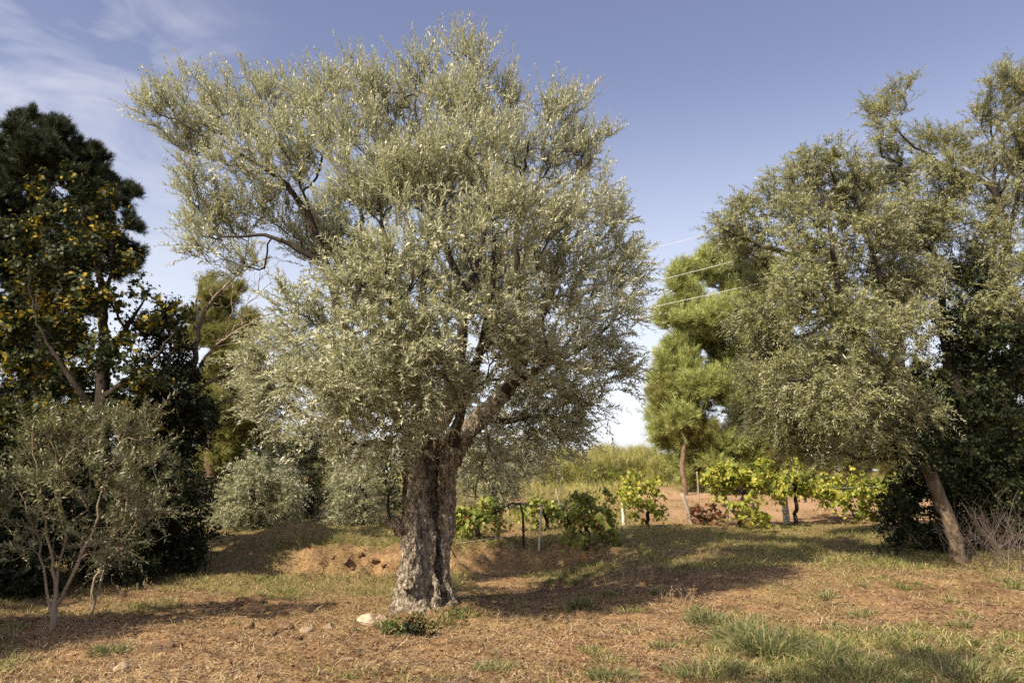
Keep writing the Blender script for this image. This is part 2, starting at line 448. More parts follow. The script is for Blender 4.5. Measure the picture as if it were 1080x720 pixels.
def build_tree(root, T, bark, leafmesh, leafmat, stems=None, trunk_name='trunk', branch_name='branches', foliage_name='crown', bark_small=None, thick=.035, sides=7, trunk=True):
    big = T.rad[:T.n] >= thick
    if trunk:
        V, F = tube_paths(T.chains(big), sides + 3)
        if len(V): link_mesh(trunk_name, local(V, root), F, bark, root, True)
    ch = T.chains(~big)
    V, F = tube_paths(ch, 5)
    if stems is not None and len(stems[0]):
        F = np.concatenate([F, stems[1] + len(V)]) if len(V) else stems[1]; V = np.concatenate([V, stems[0]])
    if len(V): link_mesh(branch_name, local(V, root), F, bark_small or bark, root, True)
    V, F = leafmesh
    link_mesh(foliage_name, local(V, root), F, leafmat, root)

def merge(meshes):
    Vs, fs, off = [], {}, 0
    for V, F in meshes:
        for f in (F if isinstance(F, list) else [F]):
            fs.setdefault(f.shape[1], []).append(f + off)
        Vs.append(V); off += len(V)
    return np.concatenate(Vs), [np.concatenate(v) for v in fs.values()]

def P4(px, py, Y, r): return (*W(px, py, Y), r)

def olive(name, label, group, base, Y0, limbs, puffs, dens, per_tip, seed, leafmat, bark, ll=(.045, .07), lw=.2, spacing=.022, length=(.2, .42), up=.5, sag=(.0, .35), cat='olive tree', thick=.085, bias=2., hollow=None, squash=(1, 1, 1), bark_small=None, drop=.12, kind='narrow', angle=.8, stems_r=.0022, hang=0., rnd=.7, tip=.004, gap=-.34):
    root = empty(name, base, label, cat, group)
    T = Tree(seed)
    for l in limbs: T.limb_poly(l)
    tg, cen = puff_targets(puffs, Y0, dens, T.rng, squash, bias)
    gz = ground_z(tg[:, 0], tg[:, 1]); tg = gaps(tg[tg[:, 2] > gz + .12], 1.25, gap, seed)
    T.grow(tg); T.radii(tip)
    ctr = np.array([W(p[0], p[1], Y0 + p[3]) for p in puffs]).mean(0)
    S, D, L = shoots_from(T, per_tip, T.rng, ctr, length, up, rnd=rnd)
    sg = T.rng.uniform(sag[0], sag[1], len(S))
    lm = shoot_leaves(S, D, L, sg, T.rng, spacing, ll, lw, angle, kind, drop, hang)
    st = shoot_stems(S, D, L, sg, stems_r)
    print(name, len(tg), T.n, len(lm[0]) // 4)
    build_tree(root, T, bark, lm, leafmat, st, bark_small=bark_small or M['bark_branch'], thick=thick)
    return root, T

def pine(name, label, group, base, Y0, limbs, puffs, dens, per_tip, seed, mat, per=40, nl=(.10, .16), w=.006, length=(.12, .25), up=.6, bark=None, squash=(1, 1, 1), cat='pine tree', bias=2., thick=.04):
    root = empty(name, base, label, cat, group)
    T = Tree(seed)
    for l in limbs: T.limb_poly(l, .25, .02)
    tg, cen = puff_targets(sub(puffs, 7, .46, T.rng), Y0, dens * 1.5, T.rng, (1.1, 1.1, .8), bias)
    gz = ground_z(tg[:, 0], tg[:, 1]); tg = tg[tg[:, 2] > gz + .2]
    T.grow(tg, step=.3, up=-.05, pathw=.05); T.radii(.006)
    ctr = np.array([W(p[0], p[1], Y0 + p[3]) for p in puffs]).mean(0)
    S, D, L = shoots_from(T, per_tip, T.rng, ctr, length, up, .5, .55, .5)
    build_tree(root, T, bark or M['bark_pine'], needles(S, D, L, T.rng, per, nl, w), mat, shoot_stems(S, D, L, np.zeros(len(S)), .004), bark_small=bark or M['bark_pine'], thick=thick)
    return root

# ------------------------------------------------------------------ camera, light, sky
cam = bpy.data.cameras.new('camera'); camo = bpy.data.objects.new('camera', cam); COL.objects.link(camo)
cam.sensor_width = 36; cam.lens = 36 * FPX / 1080; cam.clip_end = 6000; cam.clip_start = .05
camo.location = (0, 0, CAM_H); camo.rotation_euler = (PI / 2 + PITCH, 0, 0)
cam.dof.use_dof = True; cam.dof.focus_distance = 10.4; cam.dof.aperture_fstop = 1.4
SC.camera = camo

sun = bpy.data.lights.new('sun', 'SUN'); suno = bpy.data.objects.new('sun', sun); COL.objects.link(suno)
sun.energy = 4.9; sun.angle = math.radians(.6); sun.color = (1.0, .885, .70)
suno.rotation_euler = Vector(SUN_TO).to_track_quat('-Z', 'Y').to_euler()

world = bpy.data.worlds.new('World'); SC.world = world; world.use_nodes = True
nt = world.node_tree; nt.nodes.clear(); N, Lk = nt.nodes, nt.links
sky = N.new('ShaderNodeTexSky'); sky.sky_type = 'NISHITA'; sky.sun_disc = False
sky.sun_elevation = SUN_EL; sky.sun_rotation = math.atan2(-SUN_TO[0], -SUN_TO[1])
sky.air_density = 1.0; sky.dust_density = 2.2; sky.ozone_density = 1.0
hs = N.new('ShaderNodeHueSaturation'); hs.inputs['Saturation'].default_value = .80; hs.inputs['Hue'].default_value = .508
Lk.new(sky.outputs[0], hs.inputs['Color'])
tint = N.new('ShaderNodeMix'); tint.data_type = 'RGBA'; tint.blend_type = 'MULTIPLY'; tint.inputs[0].default_value = 1
tint.inputs[7].default_value = (1.03, 1.0, 1.05, 1); Lk.new(hs.outputs[0], tint.inputs[6])
tc = N.new('ShaderNodeTexCoord')
sx = N.new('ShaderNodeSeparateXYZ'); Lk.new(tc.outputs['Generated'], sx.inputs[0])
hz = N.new('ShaderNodeMapRange'); hz.interpolation_type = 'SMOOTHSTEP'; hz.inputs[1].default_value = .50; hz.inputs[2].default_value = 0; hz.inputs[3].default_value = 0; hz.inputs[4].default_value = .75; Lk.new(sx.outputs[2], hz.inputs[0])
hm = N.new('ShaderNodeMix'); hm.data_type = 'RGBA'; Lk.new(hz.outputs[0], hm.inputs[0]); Lk.new(tint.outputs[2], hm.inputs[6]); hm.inputs[7].default_value = (6.6, 6.8, 7.3, 1)
vz = N.new('ShaderNodeMapRange'); vz.interpolation_type = 'SMOOTHSTEP'; vz.inputs[1].default_value = .25; vz.inputs[2].default_value = .62; Lk.new(sx.outputs[2], vz.inputs[0])
vm = N.new('ShaderNodeMix'); vm.data_type = 'RGBA'; vm.blend_type = 'MULTIPLY'; Lk.new(vz.outputs[0], vm.inputs[0]); Lk.new(hm.outputs[2], vm.inputs[6]); vm.inputs[7].default_value = (.91, .885, .95, 1)
mp = N.new('ShaderNodeMapping'); Lk.new(tc.outputs['Generated'], mp.inputs[0])
mp.inputs['Rotation'].default_value = (0, math.radians(38), 0); mp.inputs['Scale'].default_value = (3.2, 2.0, 9.0)
cn = N.new('ShaderNodeTexNoise'); cn.inputs['Scale'].default_value = 1.7; cn.inputs['Detail'].default_value = 7; cn.inputs['Roughness'].default_value = .58
cn.inputs['Distortion'].default_value = .5; Lk.new(mp.outputs[0], cn.inputs[0])
cr = ramp(N, [(.46, (0, 0, 0)), (.72, (1, 1, 1))]); Lk.new(cn.outputs[0], cr.inputs[0])
dp = N.new('ShaderNodeVectorMath'); dp.operation = 'DOT_PRODUCT'; Lk.new(tc.outputs['Generated'], dp.inputs[0])
dl = ray(-20, 110); dl = dl / np.linalg.norm(dl); dp.inputs[1].default_value = tuple(dl)
mr = N.new('ShaderNodeMapRange'); mr.interpolation_type = 'SMOOTHSTEP'; mr.inputs[1].default_value = .945; mr.inputs[2].default_value = 1.0
Lk.new(dp.outputs['Value'], mr.inputs[0])
mu = N.new('ShaderNodeMath'); mu.operation = 'MULTIPLY'; Lk.new(cr.outputs[0], mu.inputs[0]); Lk.new(mr.outputs[0], mu.inputs[1])
mu2 = N.new('ShaderNodeMath'); mu2.operation = 'MULTIPLY'; mu2.inputs[1].default_value = .55; Lk.new(mu.outputs[0], mu2.inputs[0])
cm = N.new('ShaderNodeMix'); cm.data_type = 'RGBA'; Lk.new(mu2.outputs[0], cm.inputs[0]); Lk.new(vm.outputs[2], cm.inputs[6]); cm.inputs[7].default_value = (5.6, 5.5, 5.9, 1)
bg = N.new('ShaderNodeBackground'); bg.inputs[1].default_value = .110; Lk.new(cm.outputs[2], bg.inputs[0])
wo = N.new('ShaderNodeOutputWorld'); Lk.new(bg.outputs[0], wo.inputs[0])

SC.view_settings.view_transform = 'Standard'; SC.view_settings.look = 'None'; SC.view_settings.gamma = 1; SC.view_settings.use_curve_mapping = False
SC.view_settings.exposure = .66
SC.render.engine = 'CYCLES'; SC.cycles.max_bounces = 6; SC.cycles.diffuse_bounces = 4; SC.cycles.glossy_bounces = 2; SC.cycles.transmission_bounces = 4
SC.cycles.transparent_max_bounces = 4; SC.cycles.use_denoising = False; SC.render.use_persistent_data = False
SC.cycles.sample_clamp_indirect = 6

# ------------------------------------------------------------------ ground
def axis(lo, hi, step, far_lo, far_hi):
    mid = np.arange(lo, hi, step); up, dn = [], []
    s = step
    while (up[-1] if up else hi) < far_hi: s *= 1.22; up.append((up[-1] if up else mid[-1]) + s)
    s = step
    while (dn[-1] if dn else lo) > far_lo: s *= 1.25; dn.append((dn[-1] if dn else lo) - s)
    return np.concatenate([dn[::-1], mid, up])

def green_mask(x, y):
    n = fbm(x * .8, y * .8, 11, 4); n2 = fbm(x * 2.2, y * 2.2, 13, 3)
    g = .20 + .10 * sstep(0, 3, x)
    g = np.maximum(g, .62 * sstep(11.6, 13, y) * sstep(.2, -1.4, x))
    g = np.maximum(g, .72 * sstep(12.6 - .12 * x, 14.0, y) * sstep(-.6, .8, x))
    g = np.maximum(g, .55 * sstep(15.8, 17, y) * (1 - .35 * sstep(20, 23, y)))
    g = np.maximum(g, .60 * sstep(9.8, 8.4, y) * sstep(.6, 2.6, x))
    g = np.maximum(g, .42 * sstep(10.6, 9.4, y) * sstep(1.2, 2.4, x) * sstep(4.6, 3.0, x))
    g = np.maximum(g, .45 * sstep(-3.6, -5, x))
    g = g * (1 - .75 * sstep(2.2, 3.6, x) * sstep(18.6, 20.2, y) * sstep(32, 28, y))
    g = np.maximum(g, .75 * sstep(30, 36, y))
    g = g * (1 - .6 * np.exp(-((y + .05 * np.abs(x) - 15.5) / .45) ** 2) * sstep(1.6, .2, x) * sstep(-5, -3.5, x))
    return np.clip(g + (n - .5) * 1.3 + (n2 - .5) * .5, 0, 1) * np.clip(g * 2, .4, 1)

gx = axis(-11, 13, .075, -1800, 1800); gy = axis(4.5, 20, .075, -400, 2200)
X, Y = np.meshgrid(gx, gy); Z = ground_z(X, Y)
V = np.stack([X, Y, Z], -1).reshape(-1, 3); nx, ny = len(gx), len(gy)
i = np.arange(ny - 1)[:, None] * nx + np.arange(nx - 1)[None]
F = np.stack([i, i + 1, i + nx + 1, i + nx], -1).reshape(-1, 4)

m, nt, N, Lk = new_mat('dry_earth')
at = N.new('ShaderNodeAttribute'); at.attribute_name = 'green'
ab = N.new('ShaderNodeAttribute'); ab.attribute_name = 'bare'
geo = N.new('ShaderNodeNewGeometry')
n1 = N.new('ShaderNodeTexNoise'); n1.inputs['Scale'].default_value = 1.6; n1.inputs['Detail'].default_value = 9; n1.inputs['Roughness'].default_value = .68
n2 = N.new('ShaderNodeTexNoise'); n2.inputs['Scale'].default_value = 24; n2.inputs['Detail'].default_value = 8; n2.inputs['Roughness'].default_value = .75
n3 = N.new('ShaderNodeTexNoise'); n3.inputs['Scale'].default_value = 75; n3.inputs['Detail'].default_value = 5
for q in (n1, n2, n3): Lk.new(geo.outputs['Position'], q.inputs[0])
soil = ramp(N, [(.32, (.12, .07, .039)), (.46, (.27, .168, .088)), (.58, (.40, .27, .148)), (.72, (.52, .39, .235))]); Lk.new(n2.outputs[0], soil.inputs[0])
big = ramp(N, [(.36, (.55, .50, .45)), (.5, (.98, .94, .9)), (.64, (1.25, 1.2, 1.08))]); Lk.new(n1.outputs[0], big.inputs[0])
mm = N.new('ShaderNodeMix'); mm.data_type = 'RGBA'; mm.blend_type = 'MULTIPLY'; mm.inputs[0].default_value = 1
Lk.new(soil.outputs[0], mm.inputs[6]); Lk.new(big.outputs[0], mm.inputs[7])
red = N.new('ShaderNodeMix'); red.data_type = 'RGBA'; Lk.new(ab.outputs['Fac'], red.inputs[0]); Lk.new(mm.outputs[2], red.inputs[6]); red.inputs[7].default_value = (.46, .285, .175, 1)
gr = ramp(N, [(.35, (.11, .10, .033)), (.55, (.24, .21, .075)), (.7, (.38, .31, .14))]); Lk.new(n2.outputs[0], gr.inputs[0])
gm = N.new('ShaderNodeMix'); gm.data_type = 'RGBA'; Lk.new(at.outputs['Fac'], gm.inputs[0]); Lk.new(red.outputs[2], gm.inputs[6]); Lk.new(gr.outputs[0], gm.inputs[7])
p = N.new('ShaderNodeBsdfPrincipled'); p.inputs['Roughness'].default_value = .95; p.inputs['Specular IOR Level'].default_value = .1; Lk.new(gm.outputs[2], p.inputs['Base Color'])
ha = N.new('ShaderNodeMath'); ha.operation = 'MULTIPLY_ADD'; ha.inputs[1].default_value = .4; Lk.new(n3.outputs[0], ha.inputs[0]); Lk.new(n2.outputs[0], ha.inputs[2])
bp = N.new('ShaderNodeBump'); bp.inputs['Strength'].default_value = .9; bp.inputs['Distance'].default_value = .045; Lk.new(ha.outputs[0], bp.inputs['Height']); Lk.new(bp.outputs[0], p.inputs['Normal'])
o = N.new('ShaderNodeOutputMaterial'); Lk.new(p.outputs[0], o.inputs[0])
g = link_mesh('ground', V, F, m, None, True); g['kind'] = 'structure'
a = g.data.attributes.new('green', 'FLOAT', 'POINT'); a.data.foreach_set('value', (green_mask(V[:, 0], V[:, 1]) * .85).astype(np.float32))
bare = sstep(19.5, 21.5, V[:, 1]) * sstep(33, 28, V[:, 1]) * sstep(2.5, 5, V[:, 0]) * np.clip(fbm(V[:, 0] * .6, V[:, 1] * .6, 41, 3) * 2.4 - .4, 0, 1)

a = g.data.attributes.new('bare', 'FLOAT', 'POINT'); a.data.foreach_set('value', bare.astype(np.float32))

# loose ground cover ---------------------------------------------------------
def scatter(n, y0, y1, rng, pw=1.3, margin=.9):
    u = rng.uniform(0, 1, n)
    if abs(pw - 1) < 1e-3: y = y0 * (y1 / y0) ** u
    else: y = (y0 ** (1 - pw) + u * (y1 ** (1 - pw) - y0 ** (1 - pw))) ** (1 / (1 - pw))
    x = rng.uniform(-1, 1, n) * (y * .68 + margin)
    return x, y

def ground_n(x, y):
    e = .06; z = ground_z(x, y)
    n = np.stack([z - ground_z(x + e, y), z - ground_z(x, y + e), np.full_like(z, e)], -1)
    return z, unit(n)

rng = np.random.default_rng(3)
x, y = scatter(330000, 6.2, 19, rng, 1.5)
k = rng.uniform(0, 1, len(x)) < (1 - .6 * green_mask(x, y)) * np.clip(2.6 * fbm(x * 1.5, y * 1.5, 55, 4) - .65, .05, 1)
x, y = x[k], y[k]; z, gn = ground_n(x, y)
th = rng.uniform(0, 2 * PI, len(x)); d = np.stack([np.cos(th), np.sin(th), 0 * th], -1)
d = unit(d - gn * (d * gn).sum(-1, keepdims=True) + gn * rng.normal(.10, .16, len(x))[:, None])
LL = rng.gamma(1.8, .030, len(x)) + .02
V, F = diamonds(np.stack([x, y, z + rng.uniform(.002, .02, len(x))], -1), d, gn, LL, rng.uniform(.0025, .006, len(x)), .1, .5)
o = link_mesh('straw_litter', V, F, M['straw']); tag(o, 'dry straw and cut grass strewn over the bare earth', 'straw', kind='stuff')

x, y = scatter(26000, 6.2, 19, rng, 1.5)
z, gn = ground_n(x, y); th = rng.uniform(0, 2 * PI, len(x)); d = np.stack([np.cos(th), np.sin(th), 0 * th], -1)
d = unit(d + gn * rng.normal(.15, .3, len(x))[:, None])
V, F = diamonds(np.stack([x, y, z + .006], -1), d, unit(gn + rng.normal(0, .4, gn.shape)), rng.uniform(.025, .07, len(x)), rng.uniform(.012, .028, len(x)), .25, .5)
o = link_mesh('leaf_litter', V, F, M['litter']); tag(o, 'small brown fallen leaves scattered on the earth', 'leaf litter', kind='stuff')

x, y = scatter(620000, 6.2, 24, rng, 1.3)
gmk = green_mask(x, y); cl = fbm(x * 5, y * 5, 77, 3)
k = rng.uniform(0, 1, len(x)) < np.clip(gmk * 1.25 - .12, 0, 1) * np.clip((cl - .36) * 4.0, .05, 1)
x, y, gmk = x[k], y[k], gmk[k]; z, gn = ground_n(x, y)
D = unit(np.array([[0, 0, 1.]]) + rng.normal(0, .45, (len(x), 3)) * np.array([1, 1, .2])); bend = rng.normal(0, .5, (len(x), 3)) * np.array([1, 1, .0]) - np.array([0, 0, .25])
V, F = blades(np.stack([x, y, z - .005], -1), D, bend, (.05 + .12 * rng.uniform(0, 1, len(x)) ** 1.8) * (.6 + .7 * gmk), rng.uniform(.005, .010, len(x)))
o = link_mesh('grass', V, F, M['grass_green']); tag(o, 'short patchy grass growing on the dry ground', 'grass', kind='stuff')
print('grass blades', len(x))

# ------------------------------------------------------------------ the old olive in the middle
Y0 = 10.8
root = empty('olive_tree', GP(440, 648), 'old silvery olive with a thick gnarled split trunk, largest tree in the middle', 'olive tree')
def P(px, py, dd, r): return (*W(px, py, Y0 + dd), r)
T = Tree(11)
T.limb_poly([P(456, 492, .3, .12), P(457, 478, .28, .11)])
limbs = [
 [P(437, 470, -.05, .11), P(415, 430, -.1, .095), P(385, 385, -.2, .085), P(363, 345, -.2, .078), P(350, 300, -.3, .066), P(338, 262, -.3, .055), P(325, 230, -.3, .046), P(300, 195, -.35, .036), P(270, 172, -.3, .028), P(235, 155, -.2, .018), P(185, 125, -.2, .01)],
 [P(347, 288, -.3, .05), P(315, 262, -.4, .036), P(280, 250, -.4, .026), P(232, 250, -.3, .014)],
 [P(363, 345, -.2, .06), P(375, 315, 0, .05), P(384, 280, .2, .043), P(383, 240, .2, .034), P(372, 190, .3, .024), P(355, 130, .3, .012)],
 [P(458, 466, .1, .12), P(470, 430, .1, .10), P(480, 395, 0, .085), P(487, 350, -.1, .075), P(489, 310, -.1, .068), P(478, 280, -.2, .05), P(468, 240, -.4, .04), P(455, 190, -.5, .03), P(440, 130, -.4, .02), P(438, 90, -.3, .012)],
 [P(489, 312, -.1, .055), P(503, 285, .1, .046), P(510, 240, .2, .04), P(513, 190, .2, .03), P(512, 140, .1, .022), P(492, 72, 0, .011)],
 [P(478, 474, .06, .15), P(492, 454, .05, .14), P(510, 437, .05, .13), P(530, 415, .1, .11), P(545, 395, .1, .095), P(558, 365, .1, .08), P(572, 335, .1, .065), P(585, 290, .1, .05), P(600, 230, .1, .035), P(618, 150, 0, .016)],
 [P(530, 415, .1, .08), P(555, 396, -.2, .06), P(585, 380, -.4, .046), P(620, 362, -.4, .03), P(655, 335, -.3, .014)],
 [P(545, 395, .1, .08), P(550, 350, -.3, .06), P(548, 300, -.5, .045), P(545, 230, -.6, .03), P(558, 140, -.5, .015)],
 [P(510, 437, .05, .07), P(530, 445, .2, .045), P(560, 440, .3, .034), P(590, 440, .3, .022), P(625, 425, .3, .012)],
 [P(509, 440, -.05, .025), P(513, 465, -.15, .014), P(506, 497, -.15, .010), P(501, 528, -.15, .006)],
 [P(460, 466, .2, .1), P(450, 420, .8, .085), P(445, 350, 1.3, .07), P(450, 280, 1.6, .05), P(455, 200, 1.7, .03)],
 [P(470, 440, .2, .08), P(500, 390, 1, .06), P(530, 320, 1.6, .045), P(545, 250, 1.8, .03)],
 [P(436, 470, -.05, .09), P(407, 466, -.3, .055), P(382, 468, -.5, .042), P(350, 455, -.6, .03), P(310, 430, -.6, .02), P(278, 405, -.5, .012)],
 [P(450, 470, -.1, .08), P(440, 420, -.8, .06), P(425, 370, -1.4, .05), P(415, 320, -1.8, .04), P(405, 260, -2, .03), P(400, 205, -1.9, .018)],
 [P(475, 470, -.1, .08), P(490, 420, -.9, .055), P(505, 370, -1.6, .045), P(520, 300, -2, .034), P(520, 235, -2.1, .018)]]
for l in limbs: T.limb_poly(l)
puffs = [(165,115,24,-.3),(205,110,33,.2),(250,115,40,-.4),(210,150,33,.3),(300,108,38,.3),(255,165,36,-.6),(205,200,26,0),(230,235,34,.3),(212,265,20,-.2),(275,220,34,.5),(310,170,40,-.8),(262,285,24,.2),(330,255,32,.9),
 (345,110,36,-.3),(385,92,32,.4),(375,150,42,-1.2),(420,122,42,.9),(440,85,34,0),(468,58,24,.2),(500,72,28,-.3),(480,115,40,-.9),(522,108,32,.3),(540,150,40,-.6),(582,125,26,.2),(608,118,20,0),(600,165,36,.5),(628,160,22,-.2),(560,200,42,1.2),(500,170,45,-1.8),(440,190,48,-2.0),(380,210,42,-1.8),
 (618,220,36,-.5),(645,235,24,.2),(580,245,45,-1.5),(520,240,48,-2.2),(635,280,36,.3),(665,285,20,-.2),(600,305,42,-1.2),(652,325,18,.3),(610,350,36,.5),(648,392,26,-.3),(615,410,38,.3),(575,380,42,-1.2),(585,435,36,0),(545,430,36,.8),(560,468,32,.3),(522,478,26,-.3),(500,468,24,.9),(600,460,22,.2),
 (450,260,48,-2.3),(392,290,46,-2.2),(322,335,36,-1.2),(298,385,42,-.5),(345,392,48,-1.8),(400,370,52,-2.3),(460,345,48,-2.2),(288,428,32,.4),(345,440,38,-.8),(395,440,44,-1.8),(440,415,44,-1.9),(485,405,36,-1.4),(520,330,44,-1.9),(540,370,36,-1.2),(375,478,20,-.5),(270,395,18,0),(405,480,18,-.9),(405,400,36,-1.1),(425,385,34,-1.2),(380,420,34,-1.3),(660,310,20,0),(655,345,20,-.3),(630,365,24,-.4),(420,455,20,-.8),(455,445,24,-1.1),(492,432,22,-.8),(470,455,18,.6),(440,452,20,.6),(505,452,16,.5),
 (400,300,55,1.8),(480,280,55,2),(540,300,50,1.9),(430,200,55,1.9),(500,200,50,1.8),(350,250,40,1.5),(450,390,50,1.6),(350,400,46,1.3),(550,380,42,1.6)]
tg, cen = puff_targets(puffs, Y0, 310, T.rng, (1, 1, 1), 2.4)
gz = ground_z(tg[:, 0], tg[:, 1]); tg = gaps(tg[tg[:, 2] > gz + 1.5], 1.25, -.18, 3)
T.grow(tg); T.radii(.0035, 2.6)
print('main olive targets', len(tg), 'nodes', T.n)
S, D, L = shoots_from(T, (3, 4), T.rng, W(440, 320, Y0), (.25, .55), .8, .5, .55)
hi = np.clip((S[:, 2] - 3.2) / 3, 0, 1); sg = T.rng.uniform(.0, .55, len(S)) * (1.1 - hi) ** 1.5
lm = shoot_leaves(S, D, L, sg, T.rng, .030, (.054, .09), .26, .66)
print('main olive leaves', len(lm[0]) // 4)
st = shoot_stems(S, D, L, sg)
# the trunk: several fused strands, a cleft between the broad left one and the thin right one
strands = [
 [(432, 660, 0, .34), (435, 640, 0, .27), (438, 610, 0, .215), (441, 575, 0, .20), (441, 540, -.02, .175), (439, 510, -.03, .135), (437, 488, -.04, .115), (435, 466, -.05, .10)],
 [(442, 655, .1, .28), (444, 610, .14, .18), (447, 565, .24, .15), (452, 520, .32, .12), (456, 485, .30, .115), (458, 462, .22, .11)],
 [(480, 652, .12, .15), (472, 630, .10, .095), (469, 605, .10, .075), (470, 578, .10, .088), (472, 550, .12, .115), (471, 522, .12, .125), (472, 498, .10, .135), (479, 474, .07, .15), (492, 454, .05, .15)],
 [(455, 650, .42, .24), (458, 590, .42, .17), (461, 530, .42, .14), (462, 490, .38, .13), (460, 468, .3, .12)],
 [(433, 620, -.2, .12), (436, 570, -.19, .10), (434, 520, -.15, .07), (433, 485, -.1, .06)],
 [(430, 600, -.05, .10), (432, 550, -.04, .09), (432, 505, -.02, .07), (433, 475, -.03, .065)],
 [(458, 654, -.2, .10), (459, 622, -.1, .055), (457, 590, -.08, .04), (459, 560, -.02, .035)],
 [(424, 560, -.05, .09), (416, 550, -.1, .065), (411, 546, -.12, .045)],
 [(430, 640, -.1, .18), (415, 656, -.25, .12), (404, 668, -.4, .07)], [(470, 640, 0, .12), (484, 652, -.1, .07), (494, 660, -.2, .04)],
 [(440, 640, -.2, .16), (440, 662, -.45, .11), (444, 676, -.65, .06)], [(455, 640, .4, .15), (480, 636, .7, .08), (500, 634, 1.0, .04)]]
paths = []
for s in strands:
    A = catmull([P(*q) for q in s], .08); paths.append((A[:, :3], A[:, 3]))
w = T.limb[:T.n] & (T.rad[:T.n] >= .088)
wl = T.limb[:T.n] & (T.rad[:T.n] >= .03) & ~w
V, F = tube_paths(paths + T.chains(w), 14)
# close the ends of every strand with a fan so that the skin is watertight
def end_caps(paths, sides):
    q, off = [], 0
    for pts, rad in paths:
        n = len(pts); a = off + np.arange(sides); b = off + (n - 1) * sides + np.arange(sides)
        for ring in (a[::-1], b):
            for j in range(1, sides - 1, 2):
                q.append([ring[0], ring[j], ring[j + 1], ring[(j + 2) % sides]])
        off += n * sides
    return np.array(q)
allp = [p_ for p_ in paths + T.chains(w) if len(p_[0]) > 1]
F = np.concatenate([F, end_caps(allp, 14)])
def bark_disp(p):
    low = min(1, max(0, (3.2 - p.z) / 1.2))
    q = Vector((p.x * 6, p.y * 6, p.z * 2.4))
    r = -abs(mnoise.noise(q)) * .085 + .02
    r += mnoise.noise(Vector((p.x * 13, p.y * 13, p.z * 8))) * .034
    v = mnoise.voronoi(Vector((p.x * 20, p.y * 20, p.z * 11)))[0]
    r += min(.5, v[1] - v[0]) * .05 - .012
    r += mnoise.noise(p * 40) * .014
    h = mnoise.noise(Vector((p.x * 3.1 + 7, p.y * 3.1, p.z * 1.4)))
    r += h * .03
    return r * (.16 + .84 * low)
tr = voxel_mesh('trunk', local(V, root), F, M['bark_old'], root, .013, lambda p: bark_disp(p + root.location))
V, F = tube_paths(T.chains(wl), 9); link_mesh('limbs', local(V, root), F, M['bark_branch'], root, True)
ch = T.chains(~(w | wl))
V, F = tube_paths(ch, 5); F = np.concatenate([F, st[1] + len(V)]); V = np.concatenate([V, st[0]])
link_mesh('branches', local(V, root), F, M['bark_branch'], root, True)
link_mesh('crown', local(lm[0], root), lm[1], M['olive_leaf'], root)

# ------------------------------------------------------------------ olives on the right
b = GP(1010, 592); YA = float(b[1])
def A(px, py, dd, r): return (*W(px, py, YA + dd), r)
olive('olive_tree', 'olive leaning to the left over the vines from a bare slanting trunk', None, b, YA,
 [[A(1014, 600, 0, .16), A(1009, 575, 0, .125), A(1000, 545, 0, .115), A(985, 510, 0, .11), A(966, 465, -.1, .105), A(945, 430, -.2, .10)],
  [A(945, 430, -.2, .12), A(920, 385, -.3, .10), A(885, 330, -.3, .085), A(862, 290, -.3, .075), A(838, 272, -.4, .06), A(800, 258, -.4, .035), A(770, 245, -.4, .015)],
  [A(955, 445, -.2, .10), A(950, 390, .2, .08), A(935, 320, .3, .06), A(915, 250, .3, .04), A(895, 190, .2, .02)],
  [A(885, 330, -.3, .06), A(880, 270, -.5, .045), A(868, 210, -.5, .03), A(850, 175, -.5, .015)],
  [A(945, 430, -.2, .08), A(910, 415, -1, .06), A(870, 400, -1.4, .045), A(830, 400, -1.5, .02)],
  [A(935, 415, -.2, .08), A(890, 400, 1, .05), A(840, 380, 1.3, .03)]],
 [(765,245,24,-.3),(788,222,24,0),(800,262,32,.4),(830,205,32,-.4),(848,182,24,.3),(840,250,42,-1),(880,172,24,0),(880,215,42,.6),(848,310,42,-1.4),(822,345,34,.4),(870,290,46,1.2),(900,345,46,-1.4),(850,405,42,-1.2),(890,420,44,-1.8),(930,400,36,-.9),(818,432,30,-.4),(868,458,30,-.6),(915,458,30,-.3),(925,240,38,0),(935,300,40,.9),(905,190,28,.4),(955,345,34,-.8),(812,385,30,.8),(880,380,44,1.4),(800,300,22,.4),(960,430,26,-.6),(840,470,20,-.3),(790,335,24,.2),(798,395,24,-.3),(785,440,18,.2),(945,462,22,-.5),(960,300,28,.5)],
 330, 4, 23, M['olive_leaf_dull'], M['bark_mid'], (.055, .092), .25, .031, (.2, .45), .35, (.1, .6))

